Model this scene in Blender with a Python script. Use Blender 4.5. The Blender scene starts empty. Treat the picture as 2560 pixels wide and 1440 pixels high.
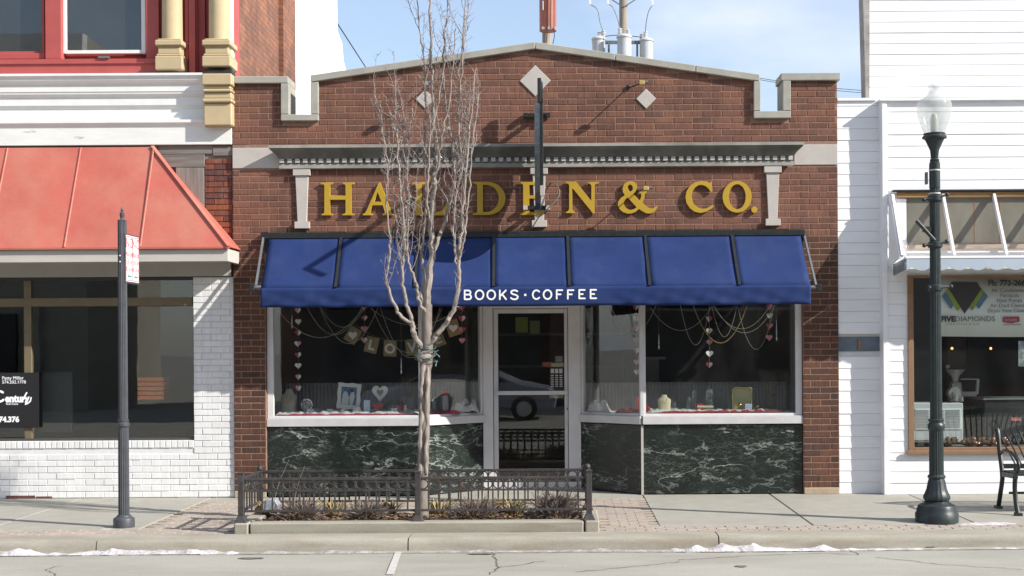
import bpy, bmesh, math, random
from mathutils import Vector, Matrix, noise
R = random.Random(11)
SC = bpy.context.scene
COL = SC.collection
rad = math.radians

# ---------------------------------------------------------------- camera
DIST, CAM_Z, SCALE = 15.5, 1.81, 208.0          # metres to the shop front, eye height, pixels per metre at the shop front
VPX, VPY, ROLL = 1407.0, 863.0, 0.0062          # vanishing point of the photograph, camera roll
FPX = SCALE * DIST
cam_d = bpy.data.cameras.new('camera')
cam = bpy.data.objects.new('camera', cam_d); COL.objects.link(cam)
cam.matrix_world = Matrix.Translation((0, -DIST, CAM_Z)) @ Matrix.Rotation(rad(90), 4, 'X') @ Matrix.Rotation(-ROLL, 4, 'Z')
cam_d.sensor_width = 36; cam_d.lens = 36 * FPX / 2560
cam_d.shift_x = -(VPX - 1280) / 2560; cam_d.shift_y = (VPY - 720) / 2560
cam_d.clip_end = 3000
SC.camera = cam

# ---------------------------------------------------------------- light, sky, exposure
SUN_EL, SUN_AZ = rad(33), rad(67)               # azimuth measured from the street-side normal of the facade towards +X
to_sun = Vector((math.sin(SUN_AZ) * math.cos(SUN_EL), -math.cos(SUN_AZ) * math.cos(SUN_EL), math.sin(SUN_EL)))
sun_d = bpy.data.lights.new('sun', 'SUN'); sun_d.energy = 5.0; sun_d.angle = rad(0.53); sun_d.color = (1, .955, .88)
sun = bpy.data.objects.new('sun', sun_d); COL.objects.link(sun)
sun.rotation_euler = to_sun.to_track_quat('Z', 'Y').to_euler(); sun.location = (20, -10, 20)
SC.view_settings.view_transform = 'Standard'; SC.view_settings.look = 'None'
SC.view_settings.exposure = 0.60; SC.view_settings.gamma = 1
SC.view_settings.use_curve_mapping = False
SC.cycles.max_bounces = 8; SC.cycles.transparent_max_bounces = 12
SC.cycles.caustics_reflective = False; SC.cycles.caustics_refractive = False
try: SC.cycles.use_denoising = True
except Exception: pass
world = bpy.data.worlds.new('World'); SC.world = world; world.use_nodes = True
nt = world.node_tree; N = nt.nodes; L = nt.links
for n in list(N): N.remove(n)
w_out = N.new('ShaderNodeOutputWorld'); bg = N.new('ShaderNodeBackground'); bg.inputs[1].default_value = 0.128
sky = N.new('ShaderNodeTexSky'); sky.sky_type = 'NISHITA'; sky.sun_disc = False
sky.sun_elevation = SUN_EL; sky.sun_rotation = math.atan2(to_sun.x, to_sun.y); sky.air_density = 1.0; sky.dust_density = 0.6; sky.ozone_density = 1.5
tc = N.new('ShaderNodeTexCoord')
mp = N.new('ShaderNodeMapping'); mp.inputs['Scale'].default_value = (1.5, 1.5, 4.2); mp.inputs['Location'].default_value = (.35, 0, .2)
cn = N.new('ShaderNodeTexNoise'); cn.inputs['Scale'].default_value = 1.9; cn.inputs['Detail'].default_value = 7; cn.inputs['Roughness'].default_value = .52
cr = N.new('ShaderNodeValToRGB'); cr.color_ramp.elements[0].position = .42; cr.color_ramp.elements[1].position = .64
cr.color_ramp.elements[0].color = (.22, .22, .22, 1); cr.color_ramp.elements[1].color = (.85, .85, .85, 1)
cm = N.new('ShaderNodeMixRGB'); cm.inputs[2].default_value = (5.0, 5.35, 6.2, 1)
L.new(tc.outputs['Generated'], mp.inputs[0]); L.new(mp.outputs[0], cn.inputs['Vector']); L.new(cn.outputs[0], cr.inputs[0])
L.new(cr.outputs[0], cm.inputs[0]); L.new(sky.outputs[0], cm.inputs[1]); L.new(cm.outputs[0], bg.inputs[0]); L.new(bg.outputs[0], w_out.inputs[0])

# ---------------------------------------------------------------- helpers
def P(px, py, Y=0.0):
    """photo pixel -> (x, z) on the vertical plane at depth Y, parallel to the street front"""
    a, b = px - VPX, py - VPY
    s = FPX / (DIST + Y)
    return ((a - ROLL * b) / s, CAM_Z - (b + ROLL * a) / s)
def X(px, py, Y=0.0): return P(px, py, Y)[0]
def Zp(px, py, Y=0.0): return P(px, py, Y)[1]

WLOC = {}
def wl(o): return WLOC.get(o.name, Vector((0, 0, 0))) if o else Vector((0, 0, 0))

def tag(o, label, cat, group=None):
    o['label'] = label; o['category'] = cat
    if group: o['group'] = group
    return o
def empty(name, loc, label=None, cat=None, group=None):
    o = bpy.data.objects.new(name, None); COL.objects.link(o); o.empty_display_size = .1
    o.location = loc; WLOC[o.name] = Vector(loc)
    if label: tag(o, label, cat, group)
    return o
def inst(name, me, parent, loc, rot=None):
    o = bpy.data.objects.new(name, me); COL.objects.link(o)
    o.parent = parent; o.location = Vector(loc) - wl(parent)
    if rot: o.rotation_euler = rot
    WLOC[o.name] = Vector(loc)
    return o

class MB:
    def __init__(s): s.v = []; s.f = []
    def add(s, v, f):
        n = len(s.v); s.v += [tuple(p) for p in v]; s.f += [tuple(i + n for i in q) for q in f]; return s
    def box(s, x0, x1, y0, y1, z0, z1):
        return s.add([(x0,y0,z0),(x1,y0,z0),(x1,y1,z0),(x0,y1,z0),(x0,y0,z1),(x1,y0,z1),(x1,y1,z1),(x0,y1,z1)],
                     [(0,3,2,1),(4,5,6,7),(0,1,5,4),(1,2,6,5),(2,3,7,6),(3,0,4,7)])
    def seg(s, a, b, t, z0, z1):            # upright slab between plan points a, b, thickness t to the left of a->b
        ax, ay = a; bx, by = b; l = math.hypot(bx-ax, by-ay); nx, ny = -(by-ay)/l*t, (bx-ax)/l*t
        q = [(ax,ay),(bx,by),(bx+nx,by+ny),(ax+nx,ay+ny)]
        return s.add([(x,y,z0) for x,y in q]+[(x,y,z1) for x,y in q], [(0,3,2,1),(4,5,6,7),(0,1,5,4),(1,2,6,5),(2,3,7,6),(3,0,4,7)])
    def bar(s, a, b, w, h, up=(0,0,1)):      # square bar between two points
        a, b = Vector(a), Vector(b); d = (b-a).normalized(); u = Vector(up)
        r = d.cross(u)
        if r.length < 1e-4: r = d.cross(Vector((0,1,0)))
        r.normalize(); u = r.cross(d); r *= w/2; u *= h/2
        return s.add([a-r-u,a+r-u,a+r+u,a-r+u,b-r-u,b+r-u,b+r+u,b-r+u],[(0,3,2,1),(4,5,6,7),(0,1,5,4),(1,2,6,5),(2,3,7,6),(3,0,4,7)])
    def tube(s, pts, r, n=8, caps=True, closed=False):
        pts = [Vector(p) for p in pts]; m = len(pts)
        if not isinstance(r, (list, tuple)): r = [r]*m
        base = len(s.v); t0 = (pts[1]-pts[0]).normalized()
        u = t0.orthogonal().normalized()
        for i, p in enumerate(pts):
            a = pts[i-1] if (i or closed) else pts[0]; b = pts[(i+1) % m] if (i < m-1 or closed) else pts[-1]
            t = (b-a)
            t = t.normalized() if t.length > 1e-9 else t0
            u = (u - t*u.dot(t))
            u = u.normalized() if u.length > 1e-6 else t.orthogonal().normalized()
            w = t.cross(u)
            for k in range(n):
                an = 2*math.pi*k/n
                s.v.append(tuple(p + (u*math.cos(an)+w*math.sin(an))*r[i]))
        for i in range(m if closed else m-1):
            j = (i+1) % m
            for k in range(n):
                s.f.append((base+i*n+k, base+i*n+(k+1)%n, base+j*n+(k+1)%n, base+j*n+k))
        if caps and not closed:
            s.f.append(tuple(base+k for k in reversed(range(n)))); s.f.append(tuple(base+(m-1)*n+k for k in range(n)))
        return s
    def lathe(s, c, prof, n=24, lobes=0, depth=0.0):   # vertical axis through c, prof = [(radius, z)], optional fluting
        cx, cy, cz = c; base = len(s.v)
        for r, z in prof:
            for k in range(n):
                an = 2*math.pi*k/n
                rr = r*(1-depth*(0.5+0.5*math.cos(lobes*an))) if lobes else r
                s.v.append((cx+rr*math.cos(an), cy+rr*math.sin(an), cz+z))
        for i in range(len(prof)-1):
            for k in range(n):
                s.f.append((base+i*n+k, base+i*n+(k+1)%n, base+(i+1)*n+(k+1)%n, base+(i+1)*n+k))
        s.f.append(tuple(base+k for k in reversed(range(n)))); s.f.append(tuple(base+(len(prof)-1)*n+k for k in range(n)))
        return s
    def prism(s, poly, y0, y1):             # polygon in the x-z plane, y0 towards the street
        n = len(poly)
        return s.add([(x,y0,z) for x,z in poly]+[(x,y1,z) for x,z in poly],
                     [tuple(range(n)), tuple(reversed(range(n,2*n)))]+[(i,i+n,(i+1)%n+n,(i+1)%n) for i in range(n)])
    def prismx(s, poly, x0, x1):            # polygon in the y-z plane
        n = len(poly)
        return s.add([(x0,y,z) for y,z in poly]+[(x1,y,z) for y,z in poly],
                     [tuple(range(n)), tuple(reversed(range(n,2*n)))]+[(i,i+n,(i+1)%n+n,(i+1)%n) for i in range(n)])
    def prismz(s, poly, z0, z1):
        n = len(poly)
        return s.add([(x,y,z0) for x,y in poly]+[(x,y,z1) for x,y in poly],
                     [tuple(reversed(range(n))), tuple(range(n,2*n))]+[(i,(i+1)%n,(i+1)%n+n,i+n) for i in range(n)])
    def mould(s, prof, x0, x1, m0=0.0, m1=0.0):   # profile [(y, z)] swept along x; ends mitred by m*projection
        n = len(prof)
        a = [(x0+m0*y, y, z) for y, z in prof]; b = [(x1-m1*y, y, z) for y, z in prof]
        return s.add(a+b, [tuple(range(n)), tuple(reversed(range(n,2*n)))]+[(i,i+n,(i+1)%n+n,(i+1)%n) for i in range(n)])
    def ball(s, c, r, n=12, m=8, sc=(1,1,1)):
        base = len(s.v); c = Vector(c)
        for i in range(m+1):
            th = math.pi*i/m
            for k in range(n):
                an = 2*math.pi*k/n
                s.v.append((c.x+r*sc[0]*math.sin(th)*math.cos(an), c.y+r*sc[1]*math.sin(th)*math.sin(an), c.z+r*sc[2]*math.cos(th)))
        for i in range(m):
            for k in range(n):
                s.f.append((base+i*n+k, base+(i+1)*n+k, base+(i+1)*n+(k+1)%n, base+i*n+(k+1)%n))
        return s
    def ring(s, c, Rr, r, axis='Y', n=20, k=6, sz=1.0):
        pts = []
        for i in range(n):
            a = 2*math.pi*i/n; u, v = Rr*math.cos(a), Rr*math.sin(a)*sz
            pts.append(Vector(c)+Vector({'Y':(u,0,v),'X':(0,u,v),'Z':(u,v,0)}[axis]))
        return s.tube(pts, r, k, False, True)
    def mesh(s, name, off=Vector((0,0,0)), mats=(), smooth=False, fix=True):
        me = bpy.data.meshes.new(name)
        me.from_pydata([(a-off.x, b-off.y, c-off.z) for a,b,c in s.v], [], s.f)
        if fix:
            bm = bmesh.new(); bm.from_mesh(me); bmesh.ops.recalc_face_normals(bm, faces=bm.faces[:]); bm.to_mesh(me); bm.free()
        for m in mats: me.materials.append(m)
        if smooth:
            me.polygons.foreach_set('use_smooth', [True]*len(me.polygons))
            try: me.set_sharp_from_angle(angle=rad(38))
            except Exception: pass
        me.update(); return me
    def build(s, name, mat, parent=None, smooth=False, bevel=0, fix=True, kind=None):
        if parent is not None:
            off = wl(parent); loc = None
        else:
            xs = [p[0] for p in s.v]; ys = [p[1] for p in s.v]; zs = [p[2] for p in s.v]
            off = Vector(((min(xs)+max(xs))/2, (min(ys)+max(ys))/2, min(zs))); loc = off
        me = s.mesh(name, off, [mat], smooth, fix)
        o = bpy.data.objects.new(name, me); COL.objects.link(o)
        if parent is not None: o.parent = parent
        else: o.location = loc
        WLOC[o.name] = off.copy()
        if bevel:
            b = o.modifiers.new('bevel', 'BEVEL'); b.width = bevel; b.segments = 1; b.limit_method = 'ANGLE'; b.angle_limit = rad(40)
        if kind: o['kind'] = kind
        return o

def box(name, mat, parent, x0, x1, y0, y1, z0, z1, bevel=0.0):
    return MB().box(min(x0,x1), max(x0,x1), min(y0,y1), max(y0,y1), min(z0,z1), max(z0,z1)).build(name, mat, parent, bevel=bevel)
def pbox(name, mat, parent, px0, px1, py0, py1, Yf, Yb, bevel=0.0):      # photo rectangle, measured on its front face at Yf
    xm, ym = (px0+px1)/2, (py0+py1)/2
    return box(name, mat, parent, X(px0, ym, Yf), X(px1, ym, Yf), Yf, Yb, Zp(xm, py1, Yf), Zp(xm, py0, Yf), bevel)

def tube_path(pts, sub=4):                  # Catmull-Rom
    pts = [Vector(p) for p in pts]; out = []
    for i in range(len(pts)-1):
        p0 = pts[max(i-1,0)]; p1 = pts[i]; p2 = pts[i+1]; p3 = pts[min(i+2,len(pts)-1)]
        for k in range(sub):
            t = k/sub
            out.append(0.5*((2*p1)+(p2-p0)*t+(2*p0-5*p1+4*p2-p3)*t*t+(3*p1-p0-3*p2+p3)*t**3))
    out.append(pts[-1]); return out

def filled(name, outlines, depth, org, u, v, mat, parent, bevel=0.0):
    """flat lettering shape with holes: outlines in (u, v) metres, thickness depth, standing on the plane org+u+v"""
    cu = bpy.data.curves.new('c', 'CURVE'); cu.dimensions = '2D'; cu.fill_mode = 'BOTH'; cu.extrude = depth/2; cu.bevel_depth = bevel; cu.bevel_resolution = 0
    for o in outlines:
        sp = cu.splines.new('POLY'); sp.points.add(len(o)-1); sp.use_cyclic_u = True
        for i, (a, b) in enumerate(o): sp.points[i].co = (a, b, 0, 1)
    return _from_curve(name, cu, depth, org, u, v, mat, parent)
def _from_curve(name, cu, depth, org, u, v, mat, parent):
    t = bpy.data.objects.new('t', cu); COL.objects.link(t)
    dg = bpy.context.evaluated_depsgraph_get(); me = bpy.data.meshes.new_from_object(t.evaluated_get(dg))
    bpy.data.objects.remove(t); bpy.data.curves.remove(cu)
    u, v = Vector(u), Vector(v); w = u.cross(v); org = Vector(org)
    off = wl(parent) if parent else org
    for vt in me.vertices:
        vt.co = org + u*vt.co.x + v*vt.co.y + w*(vt.co.z + depth/2) - off
    me.materials.clear(); me.materials.append(mat); me.name = name
    o = bpy.data.objects.new(name, me); COL.objects.link(o)
    if parent: o.parent = parent
    else: o.location = org
    WLOC[o.name] = off.copy()
    return o
def text(name, s, size, org, mat, parent, u=(1,0,0), v=(0,0,1), depth=.002, align='LEFT', bold=0.0, stretch=1.0):
    cu = bpy.data.curves.new('t', 'FONT'); cu.body = s; cu.size = size; cu.extrude = depth/2; cu.align_x = align; cu.offset = bold; cu.resolution_u = 3
    u = Vector(u)*stretch
    cu.fill_mode = 'FRONT'
    return _from_curve(name, cu, depth, org, u, v, mat, parent)

def ribbon(mb, pts, w, org, u, v, d, closed=False, caps=True):
    """one even-width pen stroke as a flat strip, d metres proud of the plane"""
    pts = [Vector((a, b)) for a, b in pts]; m = len(pts); Lf = []; Rt = []
    for i in range(m):
        a = pts[i-1] if (i or closed) else None; c = pts[(i+1)%m] if (i < m-1 or closed) else None; b = pts[i]
        d1 = (b-a).normalized() if a is not None else (c-b).normalized(); d2 = (c-b).normalized() if c is not None else d1
        t = (d1+d2).normalized(); n = Vector((-t.y, t.x)); k = max(.5, n.dot(Vector((-d1.y, d1.x))))
        Lf.append(b+n*(w/2/k)); Rt.append(b-n*(w/2/k))
    org, u, v = Vector(org), Vector(u), Vector(v); nn = u.cross(v)
    T = lambda q: tuple(org+u*q.x+v*q.y+nn*d)
    base = len(mb.v)
    for a, b in zip(Lf, Rt): mb.v += [T(a), T(b)]
    for i in range(m if closed else m-1):
        j = (i+1) % m; mb.f.append((base+2*i, base+2*i+1, base+2*j+1, base+2*j))
    if caps and not closed:
        for e, s in ((0, -1), (m-1, 1)):
            t = (pts[1]-pts[0]) if e == 0 else (pts[-1]-pts[-2]); t = t.normalized()*s; n = Vector((-t.y, t.x))
            b0 = len(mb.v); fan = [pts[e]+(n*math.cos(a)+t*math.sin(a))*(w/2) for a in [math.pi*k/6 for k in range(7)]]
            mb.v += [T(q) for q in fan]; mb.f.append(tuple(range(b0, b0+7)))
def arc(cx, cy, rx, ry, a0, a1, n=14):
    return [(cx+rx*math.cos(rad(a0+(a1-a0)*i/n)), cy+ry*math.sin(rad(a0+(a1-a0)*i/n))) for i in range(n+1)]

# ---------------------------------------------------------------- materials
def newmat(name):
    m = bpy.data.materials.new(name); m.use_nodes = True; t = m.node_tree
    return m, t, t.nodes['Principled BSDF'], t.nodes, t.links
def rgba(c): return (c[0], c[1], c[2], 1)
def mul(c, k): return tuple(min(1, max(0, x*k)) for x in c)
def noise_node(t, scale, detail=5, stretch=None, rough=.55, vec=None):
    Nn, Ln = t.nodes, t.links
    g = Nn.new('ShaderNodeNewGeometry'); src = vec or g.outputs['Position']
    if stretch:
        mpn = Nn.new('ShaderNodeMapping'); mpn.inputs['Scale'].default_value = stretch; Ln.new(src, mpn.inputs[0]); src = mpn.outputs[0]
    n = Nn.new('ShaderNodeTexNoise'); n.inputs['Scale'].default_value = scale; n.inputs['Detail'].default_value = detail; n.inputs['Roughness'].default_value = rough
    Ln.new(src, n.inputs['Vector']); return n
def ramp(t, src, stops):
    r = t.nodes.new('ShaderNodeValToRGB'); e = r.color_ramp.elements
    while len(e) < len(stops): e.new(.5)
    for i, (p, c) in enumerate(stops): e[i].position = p; e[i].color = rgba(c) if len(c) == 3 else c
    t.links.new(src, r.inputs[0]); return r
def mixc(t, fac, a, b, mode='MIX'):
    m = t.nodes.new('ShaderNodeMixRGB'); m.blend_type = mode
    for k, x in ((0, fac), (1, a), (2, b)):
        if hasattr(x, 'is_linked') or hasattr(x, 'links'): t.links.new(x, m.inputs[k])
        else: m.inputs[k].default_value = x if k == 0 else rgba(x)
    return m.outputs[0]
def bumpit(t, b, h, strength=.3, dist=.01):
    n = t.nodes.new('ShaderNodeBump'); n.inputs['Strength'].default_value = strength; n.inputs['Distance'].default_value = dist
    t.links.new(h, n.inputs['Height']); t.links.new(n.outputs[0], b.inputs['Normal'])
def M(name, c, rough=.7, var=.15, scale=9, bump=.15, bscale=90, metal=0.0, stretch=None, c2=None, dirt=.0, dirtc=(.12,.10,.08), dscale=2.2, dpos=(.52,.72), spec=.4, bdist=.004, k=.8, grit=.0):
    m, t, b, Nn, Ln = newmat(name); c = mul(c, k); c2 = mul(c2, k) if c2 else None; dirtc = mul(dirtc, k)
    n = noise_node(t, scale, 6, stretch)
    r = ramp(t, n.outputs[0], [(.32, mul(c, 1-var)), (.68, c2 or mul(c, 1+var))])
    col = r.outputs[0]
    if dirt:
        n2 = noise_node(t, dscale, 8, stretch, .62); r2 = ramp(t, n2.outputs[0], [(dpos[0], (0,0,0)), (dpos[1], (dirt,)*3)])
        col = mixc(t, r2.outputs[0], col, dirtc)
    if grit:
        gn = noise_node(t, 42, 9, None, .75); gr_ = ramp(t, gn.outputs[0], [(.3, (1-grit,)*3), (.7, (1+grit,)*3)]); col = mixc(t, 1.0, col, gr_.outputs[0], 'MULTIPLY')
    Ln.new(col, b.inputs['Base Color'])
    n3 = noise_node(t, scale*2.3, 4, stretch); r3 = ramp(t, n3.outputs[0], [(.3, (max(0,rough-.1),)*3), (.7, (min(1,rough+.1),)*3)]); Ln.new(r3.outputs[0], b.inputs['Roughness'])
    b.inputs['Metallic'].default_value = metal; b.inputs['Specular IOR Level'].default_value = spec
    if bump: bumpit(t, b, noise_node(t, bscale, 5, stretch).outputs[0], bump, bdist)
    return m

def brick_mat(name, cols, streak=70, speck=0.0, con=1.0):
    m, t, b, Nn, Ln = newmat(name)
    oi = Nn.new('ShaderNodeObjectInfo'); g = Nn.new('ShaderNodeNewGeometry')
    a = Nn.new('ShaderNodeMath'); a.operation = 'MULTIPLY_ADD'; a.inputs[1].default_value = 7.31; Ln.new(oi.outputs['Random'], a.inputs[0]); Ln.new(g.outputs['Random Per Island'], a.inputs[2])
    f = Nn.new('ShaderNodeMath'); f.operation = 'FRACT'; Ln.new(a.outputs[0], f.inputs[0])
    n = len(cols); r = ramp(t, f.outputs[0], [(i/(n-1), c) for i, c in enumerate(cols)])
    wv = noise_node(t, streak, 4, (1, 1, .06)); gr = noise_node(t, 160, 3)
    sr = ramp(t, wv.outputs[0], [(.3, (1-.34*con,)*3), (.7, (1+.2*con,)*3)])
    col = mixc(t, 1.0, r.outputs[0], sr.outputs[0], 'MULTIPLY')
    big = noise_node(t, 1.1, 8, None, .6); br = ramp(t, big.outputs[0], [(.3, (1-.2*con,1-.2*con,1-.18*con)), (.7, (1+.12*con,1+.1*con,1+.08*con))])
    col = mixc(t, 1.0, col, br.outputs[0], 'MULTIPLY')
    gm_ = ramp(t, noise_node(t, 1.6, 7, (1.6, 1, .35), .6).outputs[0], [(.50, (1,1,1)), (.72, (1-.32*con,1-.30*con,1-.27*con))]); col = mixc(t, 1.0, col, gm_.outputs[0], 'MULTIPLY')
    if speck:
        sn = noise_node(t, 5, 8, None, .7); s2 = ramp(t, sn.outputs[0], [(.60, (0,0,0)), (.75, (speck,)*3)]); col = mixc(t, s2.outputs[0], col, (.33,.29,.26))
    Ln.new(col, b.inputs['Base Color']); b.inputs['Roughness'].default_value = .85; b.inputs['Specular IOR Level'].default_value = .25
    mx = mixc(t, .5, wv.outputs[0], gr.outputs[0]); bumpit(t, b, mx, .5*con, .003)
    return m
def glass_mat(name, tint=(1,1,1), r0=.04, rough=.0, dirt=.0):
    m, t, b, Nn, Ln = newmat(name); out = Nn['Material Output']; Nn.remove(b)
    lw = Nn.new('ShaderNodeLayerWeight'); lw.inputs['Blend'].default_value = .5
    p = Nn.new('ShaderNodeMath'); p.operation = 'POWER'; p.inputs[1].default_value = 5; Ln.new(lw.outputs['Facing'], p.inputs[0])
    q = Nn.new('ShaderNodeMath'); q.operation = 'MULTIPLY_ADD'; q.inputs[1].default_value = .9; q.inputs[2].default_value = r0; Ln.new(p.outputs[0], q.inputs[0])
    tr = Nn.new('ShaderNodeBsdfTransparent'); tr.inputs[0].default_value = rgba(tint); gl = Nn.new('ShaderNodeBsdfGlossy'); gl.inputs['Roughness'].default_value = rough; gl.inputs[0].default_value = (1,1,1,1)
    wob = noise_node(t, 1.3, 2); bp = Nn.new('ShaderNodeBump'); bp.inputs['Strength'].default_value = .05; bp.inputs['Distance'].default_value = .012; Ln.new(wob.outputs[0], bp.inputs['Height']); Ln.new(bp.outputs[0], gl.inputs['Normal'])
    mx = Nn.new('ShaderNodeMixShader'); Ln.new(q.outputs[0], mx.inputs[0]); Ln.new(tr.outputs[0], mx.inputs[1]); Ln.new(gl.outputs[0], mx.inputs[2])
    last = mx
    if dirt:
        df = Nn.new('ShaderNodeBsdfDiffuse'); df.inputs[0].default_value = (.5,.5,.48,1); m2 = Nn.new('ShaderNodeMixShader')
        dn = noise_node(t, 3, 8, (1,1,.5), .6); dr = ramp(t, dn.outputs[0], [(.4, (dirt*.3,)*3), (.75, (dirt,)*3)])
        Ln.new(dr.outputs[0], m2.inputs[0]); Ln.new(mx.outputs[0], m2.inputs[1]); Ln.new(df.outputs[0], m2.inputs[2]); last = m2
    Ln.new(last.outputs[0], out.inputs[0]); return m
def marble_mat():
    m, t, b, Nn, Ln = newmat('green_marble')
    base = ramp(t, noise_node(t, 5, 7, None, .62).outputs[0], [(.3, (.005,.008,.007)), (.6, (.011,.018,.015)), (.8, (.026,.038,.032))])
    g = Nn.new('ShaderNodeNewGeometry')
    wn = noise_node(t, 1.8, 4, None, .5); sub = Nn.new('ShaderNodeVectorMath'); sub.operation = 'MULTIPLY_ADD'; sub.inputs[1].default_value = (.26,.26,.20); Ln.new(wn.outputs['Color'], sub.inputs[0]); Ln.new(g.outputs['Position'], sub.inputs[2])
    def vein(scale, st, lo, hi, amt):
        mpn = Nn.new('ShaderNodeMapping'); mpn.inputs['Scale'].default_value = st; mpn.inputs['Rotation'].default_value = (0, rad(24), 0); Ln.new(sub.outputs[0], mpn.inputs[0])
        n = Nn.new('ShaderNodeTexNoise'); n.inputs['Scale'].default_value = scale; n.inputs['Detail'].default_value = 7; n.inputs['Roughness'].default_value = .6; Ln.new(mpn.outputs[0], n.inputs['Vector'])
        s = Nn.new('ShaderNodeMath'); s.operation = 'SUBTRACT'; s.inputs[1].default_value = .5; Ln.new(n.outputs[0], s.inputs[0])
        a = Nn.new('ShaderNodeMath'); a.operation = 'ABSOLUTE'; Ln.new(s.outputs[0], a.inputs[0])
        return ramp(t, a.outputs[0], [(lo, (amt,)*3), (hi, (0,0,0))]).outputs[0]
    v1 = vein(1.3, (1, 1, 2.6), .0, .013, 1.0); v2 = vein(4.0, (1, 1, 3.0), .0, .010, .5); v3 = vein(11, (1, 1, 2.6), .0, .014, .2)
    msk = ramp(t, noise_node(t, 1.7, 3).outputs[0], [(.42, (.10,)*3), (.66, (1,1,1))]).outputs[0]
    v = mixc(t, 1.0, mixc(t, 1.0, v1, v2, 'ADD'), v3, 'ADD'); v = mixc(t, 1.0, v, msk, 'MULTIPLY')
    Ln.new(mixc(t, v, base.outputs[0], (.36,.40,.37)), b.inputs['Base Color']); b.inputs['Roughness'].default_value = .22; b.inputs['Specular IOR Level'].default_value = .5
    return m
def plain(name, c, rough=.5, metal=0.0, emit=None):
    m, t, b, Nn, Ln = newmat(name); b.inputs['Base Color'].default_value = rgba(c); b.inputs['Roughness'].default_value = rough; b.inputs['Metallic'].default_value = metal
    if emit: b.inputs['Emission Color'].default_value = rgba(c); b.inputs['Emission Strength'].default_value = emit
    return m

MT = {}
MT['brick'] = brick_mat('brown_brick', [(.170,.081,.056),(.200,.096,.066),(.218,.105,.071),(.184,.088,.061),(.145,.076,.058),(.198,.091,.062)])
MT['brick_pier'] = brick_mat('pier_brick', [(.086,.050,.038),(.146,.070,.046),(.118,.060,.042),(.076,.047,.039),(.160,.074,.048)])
MT['mortar'] = M('mortar', (.33,.195,.142), .9, .18, 25, .4, 200)
MT['whitebrick'] = brick_mat('white_painted_brick', [(.72,.72,.72),(.76,.76,.76),(.77,.77,.765),(.74,.74,.74)], 30, 0, .25)
MT['whitemortar'] = M('white_painted_mortar', (.68,.68,.68), .85, .06, 14, .3, 120, k=1)
MT['oldbrick'] = brick_mat('old_red_brick', [(.22,.075,.05),(.27,.09,.055),(.16,.06,.05),(.13,.07,.065),(.30,.105,.05)], 40, .5)
MT['oldmortar'] = M('old_mortar', (.30,.24,.20), .9, .2, 18, .4, 150)
MT['lime'] = M('limestone', (.42,.405,.355), .85, .10, 5, .25, 140, dirt=.35, dirtc=(.22,.22,.20), dscale=3, dpos=(.5,.75))
MT['limeclean'] = M('clean_limestone', (.56,.52,.48), .85, .06, 6, .2, 140)
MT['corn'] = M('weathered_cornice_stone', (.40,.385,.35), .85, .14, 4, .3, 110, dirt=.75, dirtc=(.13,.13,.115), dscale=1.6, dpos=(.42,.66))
MT['basestone'] = M('tan_base_stone', (.50,.40,.28), .85, .12, 8, .2, 120)
MT['marble'] = marble_mat()
MT['alu'] = M('satin_aluminium', (.74,.73,.74), .45, .06, 6, .04, 200, metal=.25)
MT['alupaint'] = M('grey_metal_paint', (.80,.785,.79), .5, .06, 5, .04, 150)
MT['glass'] = glass_mat('window_glass', (.95,.97,.96), .05, .0, .02)
MT['glassdark'] = glass_mat('dark_window_glass', (.90,.93,.92), .065)
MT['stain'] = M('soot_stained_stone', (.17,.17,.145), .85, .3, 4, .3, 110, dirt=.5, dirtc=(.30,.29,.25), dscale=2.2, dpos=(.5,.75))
MT['dark'] = M('dark_interior', (.045,.043,.042), .9, .3, 1.5, 0)
MT['darkfloor'] = M('dark_interior_floor', (.06,.05,.045), .6, .3, 2, 0)
MT['blue'] = M('blue_canvas', (.018,.039,.140), .85, .10, 2.2, .25, 16, spec=.2, bdist=.006, dirt=.35, dirtc=(.05,.075,.19), dscale=2.8, dpos=(.48,.75), grit=.08)
MT['black'] = M('black_painted_metal', (.022,.026,.027), .42, .2, 14, .05, 80)
MT['greymetal'] = M('bracket_metal', (.16,.175,.19), .5, .15, 10, .05, 90)
MT['white'] = plain('white_lettering', (.82,.82,.82), .55)
MT['gold'] = M('gold_yellow_paint', (.53,.335,.028), .55, .05, 7, .08, 60)
MT['redmetal'] = M('red_canopy_metal', (.54,.135,.100), .55, .08, 1.6, .25, 2.2, dirt=.75, dirtc=(.57,.235,.165), dscale=1.5, dpos=(.40,.72), bdist=.04, grit=.06)
MT['redpaint'] = M('red_painted_wood', (.50,.105,.095), .6, .08, 5, .12, 60, dirt=.25, dirtc=(.45,.12,.09), dscale=6, dpos=(.6,.75))
MT['cream'] = M('cream_paint', (.60,.475,.285), .65, .05, 6, .1, 70)
MT['peel'] = M('peeling_white_paint', (.74,.74,.71), .75, .05, 7, .35, 40, stretch=(.35,1,1.6), dirt=.85, dirtc=(.25,.23,.21), dscale=9, dpos=(.62,.70), k=1)
MT['wpaint'] = M('white_gloss_paint', (.76,.76,.745), .6, .04, 4, .06, 40, dirt=.25, dirtc=(.5,.48,.45), dscale=3, dpos=(.58,.78), k=1)
MT['fascia'] = M('weathered_fascia_board', (.60,.57,.52), .75, .08, 6, .3, 50, stretch=(.25,1,2.4), dirt=.3, dirtc=(.4,.38,.35), dscale=6)
MT['greyboard'] = M('grey_weathered_wood', (.23,.205,.185), .85, .3, 9, .5, 40, stretch=(.2,1,2.5))
MT['greyboardv'] = M('grey_weathered_upright_wood', (.26,.235,.215), .85, .35, 9, .6, 40, stretch=(2.5,1,.2))
MT['soffit'] = M('beige_board', (.50,.48,.445), .8, .05, 3, .05, 40)
MT['tan'] = M('tan_frame_paint', (.20,.155,.09), .6, .08, 6, .08, 50)
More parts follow.
